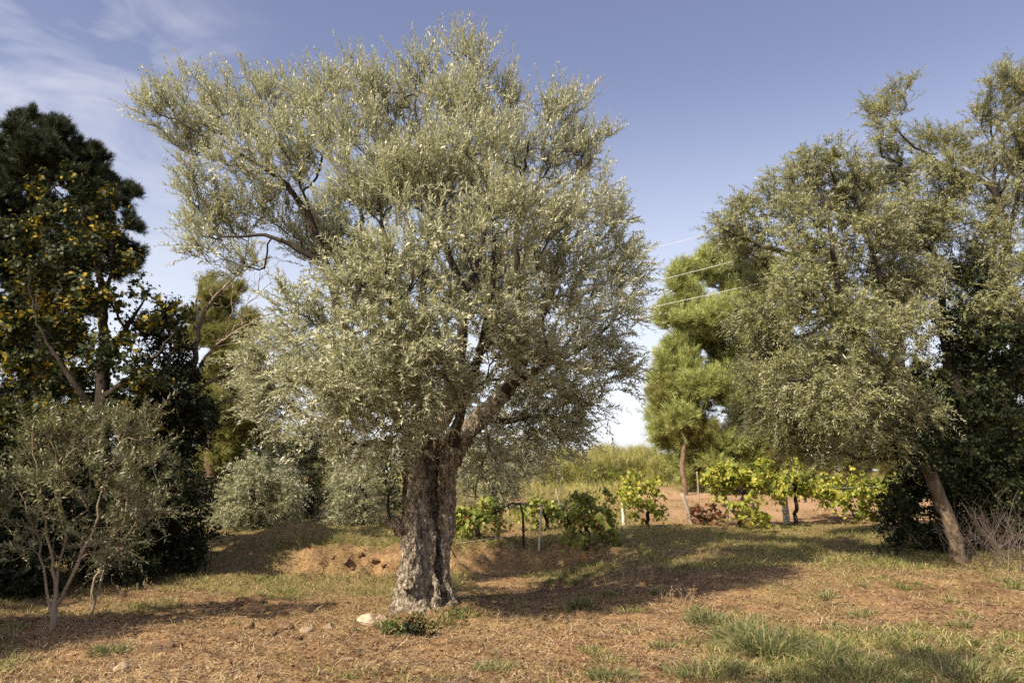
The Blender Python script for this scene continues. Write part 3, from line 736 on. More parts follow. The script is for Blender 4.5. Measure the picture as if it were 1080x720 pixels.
YB = 15.6
def B(px, py, dd, r): return (*W(px, py, YB + dd), r)
bb = GP(1040, 585)
olive('olive_tree', 'tall airy olive at the right with an ivy-wrapped trunk and open crown against the sky', None, W(1040, 588, YB), YB,
 [[B(1042, 600, 0, .24), B(1036, 540, 0, .21), B(1025, 470, 0, .19), B(1012, 420, 0, .16)],
  [B(1012, 420, 0, .13), B(1000, 380, 0, .10), B(995, 350, 0, .085), B(993, 310, 0, .07), B(985, 270, 0, .05), B(965, 230, .2, .03), B(945, 150, .2, .015)],
  [B(1016, 430, 0, .13), B(1035, 370, .1, .11), B(1052, 310, .1, .095), B(1062, 255, 0, .08), B(1050, 205, 0, .065), B(1025, 185, 0, .05), B(1000, 177, 0, .04), B(965, 155, -.2, .025), B(935, 125, -.2, .012)],
  [B(1062, 255, 0, .06), B(1075, 200, -.4, .045), B(1080, 150, -.5, .03), B(1085, 100, -.5, .014)],
  [B(1046, 203, 0, .045), B(1050, 175, .2, .034), B(1045, 130, .4, .02)],
  [B(1035, 370, .1, .06), B(1080, 320, -.6, .045), B(1110, 260, -.8, .03)],
  [B(993, 310, 0, .05), B(970, 280, .5, .035), B(950, 250, .8, .02)]],
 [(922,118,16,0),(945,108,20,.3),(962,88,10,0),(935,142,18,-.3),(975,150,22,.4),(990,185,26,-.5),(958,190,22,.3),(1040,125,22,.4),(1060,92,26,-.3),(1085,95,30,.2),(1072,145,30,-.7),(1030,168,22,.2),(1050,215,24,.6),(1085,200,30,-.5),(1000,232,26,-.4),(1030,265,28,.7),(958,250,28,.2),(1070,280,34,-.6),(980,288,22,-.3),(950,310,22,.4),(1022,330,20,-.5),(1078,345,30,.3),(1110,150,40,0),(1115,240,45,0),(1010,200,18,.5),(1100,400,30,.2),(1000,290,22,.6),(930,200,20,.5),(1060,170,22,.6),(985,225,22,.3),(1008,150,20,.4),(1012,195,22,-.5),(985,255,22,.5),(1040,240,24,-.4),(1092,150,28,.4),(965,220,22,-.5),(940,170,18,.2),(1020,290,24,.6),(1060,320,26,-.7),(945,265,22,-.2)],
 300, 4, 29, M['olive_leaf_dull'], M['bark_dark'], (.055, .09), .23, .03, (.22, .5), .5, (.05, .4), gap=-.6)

def ivy(name, label, base, Y0, puffs, dens, seed, mat, ll=(.05, .09), limb=None, group=None, cat='ivy', lw=.85, per=5, kind='oval'):
    root = empty(name, base, label, cat, group); T = Tree(seed)
    for l in limb: T.limb_poly(l)
    tg, _ = puff_targets(puffs, Y0, dens, T.rng, (1, 1, 1), 2.2)
    gz = ground_z(tg[:, 0], tg[:, 1]); tg = tg[tg[:, 2] > gz + .04]
    T.grow(tg, .14, 0); T.radii(.003)
    ctr = np.array([W(p[0], p[1], Y0 + p[3]) for p in puffs]).mean(0)
    S, D, L = shoots_from(T, per, T.rng, ctr, (.12, .3), .1, .4, .9)
    lm = shoot_leaves(S, D, L, np.full(len(S), .3), T.rng, .05, ll, lw, 1.1, kind, .15, .35)
    V, F = tube_paths(T.chains(np.ones(T.n, bool)), 4)
    s2 = shoot_stems(S, D, L, np.full(len(S), .3)); F = np.concatenate([F, s2[1] + len(V)]); V = np.concatenate([V, s2[0]])
    link_mesh('stems', local(V, root), F, M['bark_dark'], root, True)
    link_mesh('leaves', local(lm[0], root), lm[1], mat, root)
    return root

ivy('climbing_ivy', 'thick dark ivy smothering the lower trunk of the tall olive at the right edge', W(1030, 585, YB - .3), YB,
 [(1042,330,28,0),(1015,375,24,-.2),(1050,385,34,.1),(1000,430,28,-.2),(1040,445,38,-.3),(1000,488,34,-.2),(1045,505,38,-.3),(968,520,26,-.4),(960,545,24,-.6),(1005,545,26,.2),(1066,430,28,.2),(938,535,18,-.5),(1030,550,28,-.1),(1070,480,28,.2),(985,460,24,.2),(1010,355,30,-.2),(1032,300,24,-.1),(978,405,26,-.2),(1072,360,32,.1),(1060,545,36,-.2),(975,495,28,-.4),(1012,520,34,-.4),(950,560,18,-.7),(985,565,20,-.5),(1090,500,40,.2),(955,495,18,-.3),(975,470,18,-1.95),(956,455,17,-2.0),(942,478,14,-1.9),(985,490,13,-1.9),(992,498,15,-1.2),(950,522,16,-1.2),(1012,470,26,-1.1),(1035,420,28,-.9),(1050,350,26,-.8),(1005,330,22,-.5),(985,440,20,-1.3)],
 190, 31, M['ivy_leaf'], (.05, .085), [[B(1038, 600, -.3, .03), B(1030, 530, -.35, .025), B(1022, 460, -.35, .02), B(1030, 390, -.3, .015), B(1042, 330, -.2, .01)]])
ivy('climbing_ivy', 'small dark ivy clump hanging inside the leaning olive, halfway up', W(935, 400, YA + .1), YA,
 [(918, 318, 15, .1), (915, 345, 16, .1), (922, 368, 14, .1), (925, 300, 10, .1)], 90, 33, M['ivy_leaf'], (.05, .08), [[A(946, 425, .05, .012), A(930, 380, .1, .01), A(918, 330, .1, .007)]])
ivy('climbing_ivy', 'thin stem with bright green ivy hanging beside the thick trunk', W(412, 548, Y0 - .15), Y0,
 [(414, 500, 9, -.2), (417, 515, 9, -.2), (414, 530, 8, -.2), (412, 485, 7, -.2)], 160, 35, M['ivy_light'], (.035, .06), [[P(411, 546, -.15, .018), P(409, 520, -.2, .016), P(407, 495, -.2, .014), P(405, 470, -.25, .012)]])

# ------------------------------------------------------------------ pines and brush at the back right
def L(Y):
    return lambda px, py, dd, r: (*W(px, py, Y + dd), r)
def gbase(px, Y):
    p = W(px, 500, Y); return np.array([p[0], p[1], float(ground_z(p[0], p[1]))])
def up_from(b, r):
    return (b[0], b[1], b[2] - .15, r)

b = gbase(775, 28); q = L(28)
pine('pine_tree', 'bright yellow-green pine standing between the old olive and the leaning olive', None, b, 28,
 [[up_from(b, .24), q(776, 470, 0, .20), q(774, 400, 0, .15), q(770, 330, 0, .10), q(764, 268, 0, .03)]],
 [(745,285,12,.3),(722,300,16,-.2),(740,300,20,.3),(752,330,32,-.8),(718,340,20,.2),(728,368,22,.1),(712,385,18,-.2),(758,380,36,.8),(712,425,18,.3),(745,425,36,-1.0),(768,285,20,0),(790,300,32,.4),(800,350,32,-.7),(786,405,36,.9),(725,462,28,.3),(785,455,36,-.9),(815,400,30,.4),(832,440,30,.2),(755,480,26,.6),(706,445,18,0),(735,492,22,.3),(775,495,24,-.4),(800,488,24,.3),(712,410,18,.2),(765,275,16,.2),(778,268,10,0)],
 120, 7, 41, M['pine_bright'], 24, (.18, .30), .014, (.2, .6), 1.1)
b = gbase(722, 27); q = L(27)
pine('pine_tree', 'slender pine with a bare brown stem left of the bright pine', None, b, 27,
 [[up_from(b, .10), q(720, 490, 0, .085), q(724, 455, 0, .07), q(720, 420, 0, .03)], [q(723, 462, 0, .03), q(705, 435, 0, .015)]],
 [(702,432,12,0),(722,425,16,.1),(738,440,16,0),(712,405,10,.1),(695,415,8,0),(742,462,14,.2)], 70, 5, 42, M['pine_mid'], 30, (.14, .2), .009, (.15, .3), .5)
b = gbase(868, 27); q = L(27)
pine('pine_tree', 'bushy green pine behind the yellow vines, under the leaning olive', None, b, 27,
 [[up_from(b, .2), q(868, 470, 0, .15), q(866, 420, 0, .08), q(866, 380, 0, .03)]],
 [(850,400,24,.2),(870,430,34,-.5),(840,450,30,.2),(890,460,34,.3),(860,480,30,-.4),(825,475,24,.2),(890,410,26,.2),(868,372,20,0),(905,485,24,0)], 70, 7, 43, M['pine_mid'], 40, (.14, .22), .010, (.15, .3), .6)
b = gbase(945, 25); q = L(25)
pine('pine_tree', 'darker pine half hidden behind the slanting olive trunk', None, b, 25,
 [[up_from(b, .2), q(946, 460, 0, .15), q(944, 400, 0, .08), q(944, 360, 0, .03)]],
 [(930,410,26,.2),(950,440,34,-.4),(925,465,28,.3),(965,470,32,.2),(940,490,24,-.3),(975,420,30,.3),(950,380,26,0)], 70, 7, 44, M['pine_mid'], 36, (.14, .22), .010, (.15, .3), .6)
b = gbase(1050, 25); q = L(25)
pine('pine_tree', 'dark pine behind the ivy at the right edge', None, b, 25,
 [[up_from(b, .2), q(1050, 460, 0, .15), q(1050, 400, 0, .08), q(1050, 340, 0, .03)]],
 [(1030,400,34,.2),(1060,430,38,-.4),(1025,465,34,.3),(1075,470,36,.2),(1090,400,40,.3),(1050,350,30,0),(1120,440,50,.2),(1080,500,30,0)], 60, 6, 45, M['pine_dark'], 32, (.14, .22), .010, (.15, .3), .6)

def round_tree(name, label, px, Y, puffs, mat, seed, dens=14, ll=(.09, .15), lw=.5, group=None, cat='tree', per=5, kind='oval', spacing=.07, bark=None, lean=0, trunk_r=.16, length=(.25, .5), sag=.2, angle=.9, tip=.006):
    b = gbase(px, Y); q = L(Y); top = min(p[1] for p in puffs); mid = np.mean([p[0] for p in puffs]); low = max(p[1] for p in puffs)
    root = empty(name, b, label, cat, group); T = Tree(seed)
    T.limb_poly([up_from(b, trunk_r), q(px + (mid - px) * .3, (low + W_py(b)) / 2, 0, trunk_r * .85), q(mid, (top + low) / 2, 0, trunk_r * .5), q(mid, top, 0, trunk_r * .12)], .2, .03)
    tg, _ = puff_targets(puffs, Y, dens, T.rng, (1, 1, 1), 2.2)
    gz = ground_z(tg[:, 0], tg[:, 1]); tg = tg[tg[:, 2] > gz + .1]
    T.grow(tg, .22, .05, .03, .06); T.radii(tip)
    ctr = np.array([W(p[0], p[1], Y + p[3]) for p in puffs]).mean(0)
    S, D, Ln = shoots_from(T, per, T.rng, ctr, length, .4, .6, .7)
    sg = np.full(len(S), sag)
    lm = shoot_leaves(S, D, Ln, sg, T.rng, spacing, ll, lw, angle, kind, .12)
    build_tree(root, T, bark or M['bark_dark'], lm, mat, shoot_stems(S, D, Ln, sg, .003), bark_small=bark or M['bark_dark'], thick=.04)
    return root

def W_py(p):
    """photo row of a world point"""
    c, s = math.cos(PITCH), math.sin(PITCH)
    y, z = p[1], p[2] - CAM_H
    f = y * c + z * s; v = -y * s + z * c
    return 360 - FPX * v / f

# tall yellow-green broom bushes on the slope behind the vines
brush = [(565,36,486,18),(583,33,478,18),(600,38,470,20),(618,34,472,18),(634,39,466,18),(650,35,470,19),(667,40,466,18),(684,36,470,18),(700,34,472,17),(550,39,488,18),(592,42,464,20),(640,44,460,20),(676,44,462,18),(715,40,470,18),(735,33,486,16),(530,36,490,16)]
desc = ['straw-coloured', 'yellow-green', 'pale green']
for k, (px, Yb, top, rw) in enumerate(brush):
    b = gbase(px, Yb); rg = np.random.default_rng(500 + k); n = 3400
    top_z = W(px, top, Yb)[2]; H = max(.8, top_z - b[2]); R = rw * Yb / FPX * 1.25
    root = empty('broom_bush', b, 'tall feathery yellow-green broom bush on the slope behind the vines', 'bush', 'broom bushes on the slope behind the vines')
    rr = np.sqrt(rg.uniform(0, 1, n)) * R * .75; th = rg.uniform(0, 2 * PI, n)
    off = np.stack([rr * np.cos(th), rr * np.sin(th), np.zeros(n)], -1)
    hz = H * (1 - .45 * (rr / R) ** 2) * rg.uniform(.0, .72, n)
    D = unit(np.stack([off[:, 0] * .35 / R, off[:, 1] * .35 / R, np.ones(n)], -1) + rg.normal(0, .22, (n, 3)))
    Pb = off + np.stack([0 * rr, 0 * rr, hz], -1)
    V, F = blades(Pb, D, rg.normal(0, .35, (n, 3)), rg.uniform(.35, .75, n) * H * .42, rg.uniform(.010, .022, n))
    link_mesh('foliage', V, F, M['broom'], root)
    pts = []
    for j in range(9):
        a0 = rg.uniform(0, 2 * PI); r1 = rg.uniform(.2, .7) * R
        pts.append((np.array([[.05 * math.cos(a0), .05 * math.sin(a0), -.1], [r1 * .5 * math.cos(a0), r1 * .5 * math.sin(a0), H * .4], [r1 * math.cos(a0), r1 * math.sin(a0), H * .75]]), np.array([.02, .014, .005])))
    V, F = tube_paths(pts, 5); link_mesh('stems', V, F, M['bark_pale'], root, True)

# far trees that close the view behind the old olive and on the left
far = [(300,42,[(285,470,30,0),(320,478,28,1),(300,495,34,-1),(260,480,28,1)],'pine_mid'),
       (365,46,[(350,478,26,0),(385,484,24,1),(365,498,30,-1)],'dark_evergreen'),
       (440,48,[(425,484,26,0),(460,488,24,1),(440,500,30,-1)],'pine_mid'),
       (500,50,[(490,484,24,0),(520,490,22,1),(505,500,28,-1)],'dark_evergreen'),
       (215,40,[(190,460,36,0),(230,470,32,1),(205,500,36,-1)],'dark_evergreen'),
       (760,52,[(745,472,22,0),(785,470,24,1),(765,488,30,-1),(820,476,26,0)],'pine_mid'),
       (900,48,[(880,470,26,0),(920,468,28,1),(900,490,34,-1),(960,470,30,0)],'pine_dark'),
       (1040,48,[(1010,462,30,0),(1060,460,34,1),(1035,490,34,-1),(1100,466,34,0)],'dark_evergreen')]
for k, (px, Yb, pf, mt) in enumerate(far):
    round_tree('woodland_tree', 'distant rounded dark tree closing the view beyond the slope', px, Yb, pf, M[mt], 600 + k, 14, (.16, .26), .55, 'distant trees beyond the slope', 'tree', 5, 'oval', .12, None, 0, .2, (.4, .8))

# ------------------------------------------------------------------ background olives behind the trunk, left
def bg_olive(label, px, Y, puffs, seed, mat, trunk_r=.14):
    return round_tree('olive_tree', label, px, Y, puffs, M[mat], seed, 190, (.06, .095), .24, None, 'olive tree', 5, 'narrow', .035, M['bark_dark'], 0, trunk_r, (.22, .5), .45)
bg_olive('small round olive at the back, on the lit bank left of the thick trunk', 265, 19.5, [(240,528,24,.2),(265,508,26,-.3),(290,500,24,.3),(250,555,20,-.4),(282,545,26,.4),(226,550,14,0),(300,525,22,-.2),(262,535,26,0)], 61, 'olive_leaf', .12)
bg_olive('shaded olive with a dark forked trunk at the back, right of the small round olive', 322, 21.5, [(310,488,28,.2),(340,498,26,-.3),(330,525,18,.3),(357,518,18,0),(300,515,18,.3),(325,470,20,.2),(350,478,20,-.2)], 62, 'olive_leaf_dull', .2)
bg_olive('pale olive at the back whose foliage touches the left side of the thick trunk', 385, 19.5, [(368,520,22,.2),(393,502,24,-.3),(382,542,20,.2),(402,532,16,0),(358,545,16,.2),(400,480,18,0),(372,495,18,.3)], 63, 'olive_leaf', .1)
bg_olive('olive at the back seen just right of the thick trunk, over the green vines', 520, 23, [(495,505,22,.2),(515,490,24,-.2),(540,495,24,.3),(525,515,20,0),(555,480,20,.2),(500,480,20,-.1)], 64, 'olive_leaf', .14)

# ------------------------------------------------------------------ the dark trees on the left
b = gbase(40, 21); q = L(21)
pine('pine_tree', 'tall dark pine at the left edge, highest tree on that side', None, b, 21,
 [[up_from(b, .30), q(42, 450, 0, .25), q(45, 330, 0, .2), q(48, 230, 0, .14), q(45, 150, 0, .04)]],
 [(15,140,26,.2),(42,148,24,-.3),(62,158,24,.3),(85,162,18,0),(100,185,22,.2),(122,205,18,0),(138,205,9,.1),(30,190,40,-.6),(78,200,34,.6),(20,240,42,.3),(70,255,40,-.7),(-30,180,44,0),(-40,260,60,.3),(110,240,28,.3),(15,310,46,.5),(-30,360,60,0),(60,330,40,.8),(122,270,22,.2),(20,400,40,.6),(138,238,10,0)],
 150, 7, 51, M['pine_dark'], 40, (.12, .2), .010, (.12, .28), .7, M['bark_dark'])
b = gbase(105, 13.8); q = L(13.8)
def broad(b, q):
    root = empty('broadleaf_tree', b, 'broadleaf tree with yellow leaf clusters in front of the dark pine', 'tree'); T = Tree(52)
    T.limb_poly([up_from(b, .17), q(106, 500, 0, .14), q(108, 420, 0, .115), q(110, 350, 0, .085), q(106, 300, 0, .065), q(95, 250, 0, .04), q(80, 200, 0, .012)])
    T.limb_poly([q(108, 400, 0, .07), q(130, 350, .1, .045), q(150, 320, .1, .02)])
    T.limb_poly([q(107, 440, 0, .08), q(75, 400, -.2, .05), q(40, 340, -.3, .025), q(30, 280, -.3, .012)])
    T.limb_poly([q(108, 420, 0, .07), q(150, 390, -.3, .045), q(185, 350, -.4, .015)])
    T.limb_poly([q(107, 330, 0, .05), q(118, 280, .2, .03), q(115, 225, .2, .01)])
    puffs = [(45,195,16,.1),(72,188,18,-.2),(98,212,22,.2),(58,228,26,-.4),(28,250,26,.3),(108,245,24,.3),(80,265,30,-.5),(130,278,16,.2),(38,298,30,.4),(150,306,14,0),(98,315,30,-.5),(148,345,18,.2),(58,345,34,.5),(118,370,28,-.5),(170,328,15,0),(186,348,13,.2),(30,385,28,.3),(88,402,34,.6),(150,398,26,-.3),(10,340,26,.2),(195,325,10,0),(130,430,28,.3),(60,440,34,-.2),(20,440,32,.2),(160,440,22,.2)]
    tg, _ = puff_targets(puffs, 13.8, 210, T.rng, (1, 1, .8), 2.1)
    T.grow(tg, .18, .1, .03); T.radii(.005)
    S, D, Ln = shoots_from(T, 4, T.rng, W(90, 340, 13.8), (.15, .35), .4, .6, .7)
    lm = shoot_leaves(S, D, Ln, np.full(len(S), .25), T.rng, .065, (.055, .10), .8, 1.1, 'lobed', .2, .25)
    build_tree(root, T, M['bark_dark'], lm, M['broad_yellow'], shoot_stems(S, D, Ln, np.full(len(S), .25), .003), thick=.04, bark_small=M['bark_dark'])
broad(b, q)
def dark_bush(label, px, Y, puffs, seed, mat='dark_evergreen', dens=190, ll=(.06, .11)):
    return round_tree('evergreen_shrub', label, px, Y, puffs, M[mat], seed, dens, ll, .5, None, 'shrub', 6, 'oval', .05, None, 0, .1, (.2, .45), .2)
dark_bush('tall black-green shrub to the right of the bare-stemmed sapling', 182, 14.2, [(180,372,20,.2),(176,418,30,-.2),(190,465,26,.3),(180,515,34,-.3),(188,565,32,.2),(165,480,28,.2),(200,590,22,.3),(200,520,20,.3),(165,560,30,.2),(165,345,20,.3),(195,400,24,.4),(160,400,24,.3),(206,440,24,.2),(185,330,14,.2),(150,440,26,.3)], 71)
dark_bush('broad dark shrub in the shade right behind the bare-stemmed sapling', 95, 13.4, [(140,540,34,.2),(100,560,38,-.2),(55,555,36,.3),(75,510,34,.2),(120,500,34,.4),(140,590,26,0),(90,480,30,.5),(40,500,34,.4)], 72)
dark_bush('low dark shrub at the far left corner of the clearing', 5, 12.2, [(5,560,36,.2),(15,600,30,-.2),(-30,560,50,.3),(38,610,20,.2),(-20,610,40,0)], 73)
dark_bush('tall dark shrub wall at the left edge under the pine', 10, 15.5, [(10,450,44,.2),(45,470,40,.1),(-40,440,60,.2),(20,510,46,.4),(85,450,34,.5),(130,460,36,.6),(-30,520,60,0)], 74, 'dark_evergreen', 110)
b = gbase(222, 20); q = L(20)
pine('pine_tree', 'olive-green pine behind the bare-twigged tree at the left', None, b, 20,
 [[up_from(b, .15), q(224, 470, 0, .16), q(226, 380, 0, .11), q(230, 300, 0, .03)]],
 [(218,305,14,.1),(236,318,16,-.1),(248,340,18,.2),(218,345,22,-.3),(246,372,22,.3),(222,395,26,.3),(255,418,24,-.2),(215,440,26,.3),(250,458,24,.2),(208,420,22,-.3),(262,385,14,.1),(230,480,24,0),(270,445,18,.2),(245,312,16,.2),(262,348,15,-.1),(234,372,20,0),(204,362,16,.2),(226,330,16,.2)], 230, 7, 53, M['pine_mid'], 40, (.10, .17), .007, (.12, .28), .6)

M['mid_leaf'] = leaf_mat('mid_green_leaf', [(0, (.07, .085, .022)), (.6, (.12, .135, .035)), (1, (.21, .20, .06))], None, .3, .5, .3)
round_tree('bushy_tree', 'mid-green bushy tree filling the gap between the black-green shrub and the old olive', 236, 24, [(240,440,28,.2),(215,478,28,-.2),(250,485,26,.3),(272,452,22,0),(200,430,26,.2),(236,400,24,-.2),(262,415,20,.2),(280,480,20,.2),(215,520,26,.2),(245,520,20,.2)], M['mid_leaf'], 77, 130, (.05, .09), .45, None, 'tree', 6, 'oval', .05, None, 0, .12, (.2, .45), .2)

def bare_tree():
    Y = 15.4; q = L(Y); b = gbase(188, Y); root = empty('bare_tree', b, 'leafless tree with pale grey twigs fanning out beside the left side of the old olive', 'tree')
    T = Tree(54)
    T.limb_poly([up_from(b, .11), q(190, 500, 0, .09), q(192, 430, 0, .075), q(204, 385, 0, .062), q(213, 335, 0, .045), q(235, 305, 0, .03), q(258, 285, 0, .018), q(285, 270, 0, .008)])
    T.limb_poly([q(196, 410, 0, .04), q(222, 370, -.2, .028), q(255, 345, -.3, .018), q(290, 330, -.3, .008)])
    T.limb_poly([q(194, 425, 0, .04), q(230, 395, .2, .028), q(265, 375, .3, .018), q(305, 360, .3, .007)])
    T.limb_poly([q(192, 440, 0, .035), q(235, 425, -.2, .024), q(275, 415, -.3, .014), q(320, 400, -.2, .006)])
    T.limb_poly([q(211, 345, 0, .03), q(206, 320, .2, .02), q(212, 290, .3, .01)])
    T.limb_poly([q(204, 385, 0, .03), q(185, 370, -.2, .018), q(165, 350, -.3, .008)])
    tg, _ = puff_targets([(250,300,30,0),(280,290,26,.2),(285,330,30,-.3),(300,365,26,.2),(250,350,34,-.2),(310,400,24,-.2),(225,310,24,.2),(255,400,34,0),(260,250,20,0)], Y, 150, T.rng)
    T.grow(tg, .12, .06, .02); T.radii(.0035)
    big = T.rad[:T.n] >= .03
    V, F = tube_paths(T.chains(big), 8); link_mesh('trunk', local(V, root), F, M['bark_mid'], root, True)
    V, F = tube_paths(T.chains(~big), 5); link_mesh('twigs', local(V, root), F, M['bark_pale'], root, True)
bare_tree()

# many-stemmed olive sapling at the front left
b = GP(60, 664); YS = float(b[1])
def Sp(px, py, dd, r): return (*W(px, py, YS + dd), r)
olive('olive_sapling', 'many-stemmed young olive with thin pale stems at the front left', None, b, YS,
 [[Sp(54, 668, 0, .045), Sp(56, 640, 0, .03), Sp(56, 600, 0, .018), Sp(48, 550, -.1, .014), Sp(38, 500, -.1, .010), Sp(34, 455, -.1, .005)],
  [Sp(57, 645, 0, .022), Sp(64, 600, .05, .017), Sp(68, 560, .1, .014), Sp(62, 510, .1, .010), Sp(80, 450, .1, .005)],
  [Sp(58, 645, 0, .025), Sp(75, 610, -.1, .019), Sp(88, 575, -.1, .016), Sp(103, 545, -.1, .013), Sp(112, 500, -.1, .009), Sp(138, 440, -.1, .004)],
  [Sp(57, 648, .05, .02), Sp(44, 600, .2, .014), Sp(36, 560, .2, .010), Sp(12, 500, .2, .005)]],
 [(22,500,18,.1),(12,535,16,-.2),(45,470,22,.2),(75,462,22,-.2),(102,462,22,.2),(128,448,16,0),(148,446,12,.1),(142,478,18,.2),(162,486,12,0),(168,512,8,.1),(112,500,20,-.3),(80,500,22,.3),(50,515,20,-.3),(135,520,14,.2),(155,540,10,0),(90,535,16,.2),(28,555,14,0),(150,458,10,0),(120,555,14,.3),(165,540,7,0),(100,575,14,.2),(20,585,12,.2),(130,580,12,.3),(70,545,14,-.2)],
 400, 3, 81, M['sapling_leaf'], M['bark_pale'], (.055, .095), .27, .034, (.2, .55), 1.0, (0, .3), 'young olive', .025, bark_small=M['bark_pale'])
b = GP(95, 655); YT = float(b[1]) + .6; q = L(YT)
olive('olive_sapling', 'low leaning olive shoots with twiggy stems right of the many-stemmed sapling', None, gbase(96, YT), YT,
 [[q(95, 650, 0, .022), q(102, 610, 0, .017), q(118, 570, 0, .013), q(140, 545, 0, .010), q(168, 530, 0, .006)], [q(97, 640, 0, .016), q(112, 590, .1, .012), q(130, 520, .1, .012), q(150, 480, .1, .006)]],
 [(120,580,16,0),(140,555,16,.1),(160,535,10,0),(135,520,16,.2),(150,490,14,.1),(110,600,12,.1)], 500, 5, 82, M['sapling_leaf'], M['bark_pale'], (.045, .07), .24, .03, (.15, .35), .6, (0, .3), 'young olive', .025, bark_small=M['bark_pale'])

# ------------------------------------------------------------------ the vines, their posts and wires
sl = [(548,34,488,15),(575,31,494,13),(605,36,478,17),(628,32,490,14),(655,33,486,15),(690,36,478,16),(672,31,496,12),(712,33,484,15),(590,40,470,18)]
for k, (px, Yb, top, rw) in enumerate(sl):
    round_tree('leafy_shrub', 'leafy green shrub among the broom on the slope', px, Yb, [(px - rw * .5, top + rw, rw * .8, 0), (px + rw * .5, top + rw * .9, rw * .75, .4), (px, top + rw * .5, rw * .6, -.3), (px, top + rw * 1.8, rw, 0)], M['mid_leaf' if k % 3 else 'vine_green'], 700 + k, 30, (.08, .14), .4, 'leafy shrubs among the broom', 'shrub', 5, 'oval', .07, None, 0, .06, (.25, .5), .2)

def vine(label, px, py, puffs, mat, seed, trunk=None, ll=(.065, .115), dens=330, group='grapevines along the terrace edge'):
    b = GP(px, py); Yv = float(b[1]); q = L(Yv)
    root = empty('grapevine', b, label, 'grapevine', group); T = Tree(seed)
    cx = np.mean([p_[0] for p_ in puffs]); cy = np.mean([p_[1] for p_ in puffs])
    T.limb_poly(trunk(q, b) if trunk else [up_from(b, .05), q(px + 2, (py + cy) / 2 + 4, 0, .045), q(px * .6 + cx * .4, cy, 0, .035), q(cx, cy - 6, 0, .015)], .08, .015)
    for p_ in puffs:
        T.limb_poly([q(px * .5 + cx * .5, cy + 4, 0, .018), q((px + p_[0]) / 2, (cy + p_[1]) / 2 - 2, p_[3] * .6, .010), q(p_[0], p_[1], p_[3], .006)], .1, .02)
    tg, _ = puff_targets(sub(puffs, 3, .62, T.rng, 1.0), Yv, dens, T.rng, (1.1, 1, .9), 2.0)
    gz = ground_z(tg[:, 0], tg[:, 1]); tg = tg[tg[:, 2] > gz + .1]
    T.grow(tg, .1, .05, .015); T.radii(.003)
    S, D, Ln = shoots_from(T, 3, T.rng, W(cx, cy, Yv), (.12, .3), .2, .5, .8)
    sg = np.full(len(S), .5)
    lm = shoot_leaves(S, D, Ln, sg, T.rng, .075, ll, .9, 1.15, 'lobed', .25, .4)
    build_tree(root, T, M['bark_dark'], lm, M[mat], shoot_stems(S, D, Ln, sg, .0025), foliage_name='foliage', thick=.022, bark_small=M['bark_dark'])
    return root
vine('low green grapevine right beside the thick olive trunk', 503, 570, [(490,546,15,.1),(508,540,15,-.2),(522,550,13,.2),(495,558,13,.1),(478,552,10,.2)], 'vine_green', 91)
vine('large green grapevine with reddish leaves near the ground, right of the white stake', 618, 577, [(602,535,14,.1),(622,530,16,-.2),(638,538,13,.2),(612,545,14,.3),(602,563,10,.1),(620,566,12,-.1),(636,567,12,.2),(592,545,10,0)], 'vine_green', 92)
vine('small yellow-green grapevine on a stump with a side arm', 683, 557, [(668,530,11,.1),(684,524,14,-.1),(697,531,11,.2),(690,514,8,0)], 'vine_yellow', 93,
     lambda q, b: [up_from(b, .05), q(683, 548, 0, .045), q(684, 538, 0, .04), q(686, 526, 0, .02)])
vine('yellow-green grapevine with leaves dangling to the left of the white post', 779, 556, [(752,514,15,.1),(772,508,17,-.1),(792,512,15,.2),(782,526,13,-.2),(800,502,9,0),(785,542,9,.1),(801,545,7,0),(806,490,6,0)], 'vine_yellow', 94,
     lambda q, b: [up_from(b, .06), q(779, 545, 0, .055), q(772, 535, 0, .05), q(784, 525, 0, .045), q(780, 512, 0, .025)])
vine('bright yellow grapevine growing round the white post', 838, 553, [(822,503,14,.1),(836,510,15,-.2),(850,505,14,.2),(832,495,10,0),(858,515,12,.1),(826,516,10,-.1)], 'vine_yellow', 95)
vine('sprawling yellow-green grapevine over a dark bent stem, right of the white post', 905, 549, [(875,512,15,.1),(893,520,16,-.2),(911,525,15,.2),(925,515,12,.1),(897,502,10,.1),(908,540,9,0),(866,522,10,.2)], 'vine_yellow', 96,
     lambda q, b: [up_from(b, .07), q(903, 543, 0, .06), q(896, 533, 0, .06), q(890, 524, 0, .045), q(888, 512, 0, .02)])
vine('green grapevine next to the ivy at the right end of the row', 946, 545, [(940,520,15,.1),(955,528,14,-.1),(930,530,12,.2),(948,508,10,0)], 'vine_green', 97)
vine('withered reddish grapevine beside the leaning grey post', 742, 553, [(728,540,9,.1),(742,537,10,-.1),(752,545,8,.1),(735,549,7,0)], 'vine_red', 98, dens=130, ll=(.06, .1))
vine('pale young vine shoot standing in the back row near the broom bushes', 664, 535, [(664,512,9,0),(660,520,8,.1),(668,505,7,0)], 'vine_yellow', 99)
vine('half hidden green vine in the back row, behind the leafless stake', 575, 560, [(570,535,13,.1),(558,542,11,0),(584,538,11,.2)], 'vine_green', 100)
vine('far vine in the back row between the leaning post and the large yellow vines', 762, 535, [(752,506,10,.1),(764,500,10,0),(776,505,9,.1)], 'vine_yellow', 101)

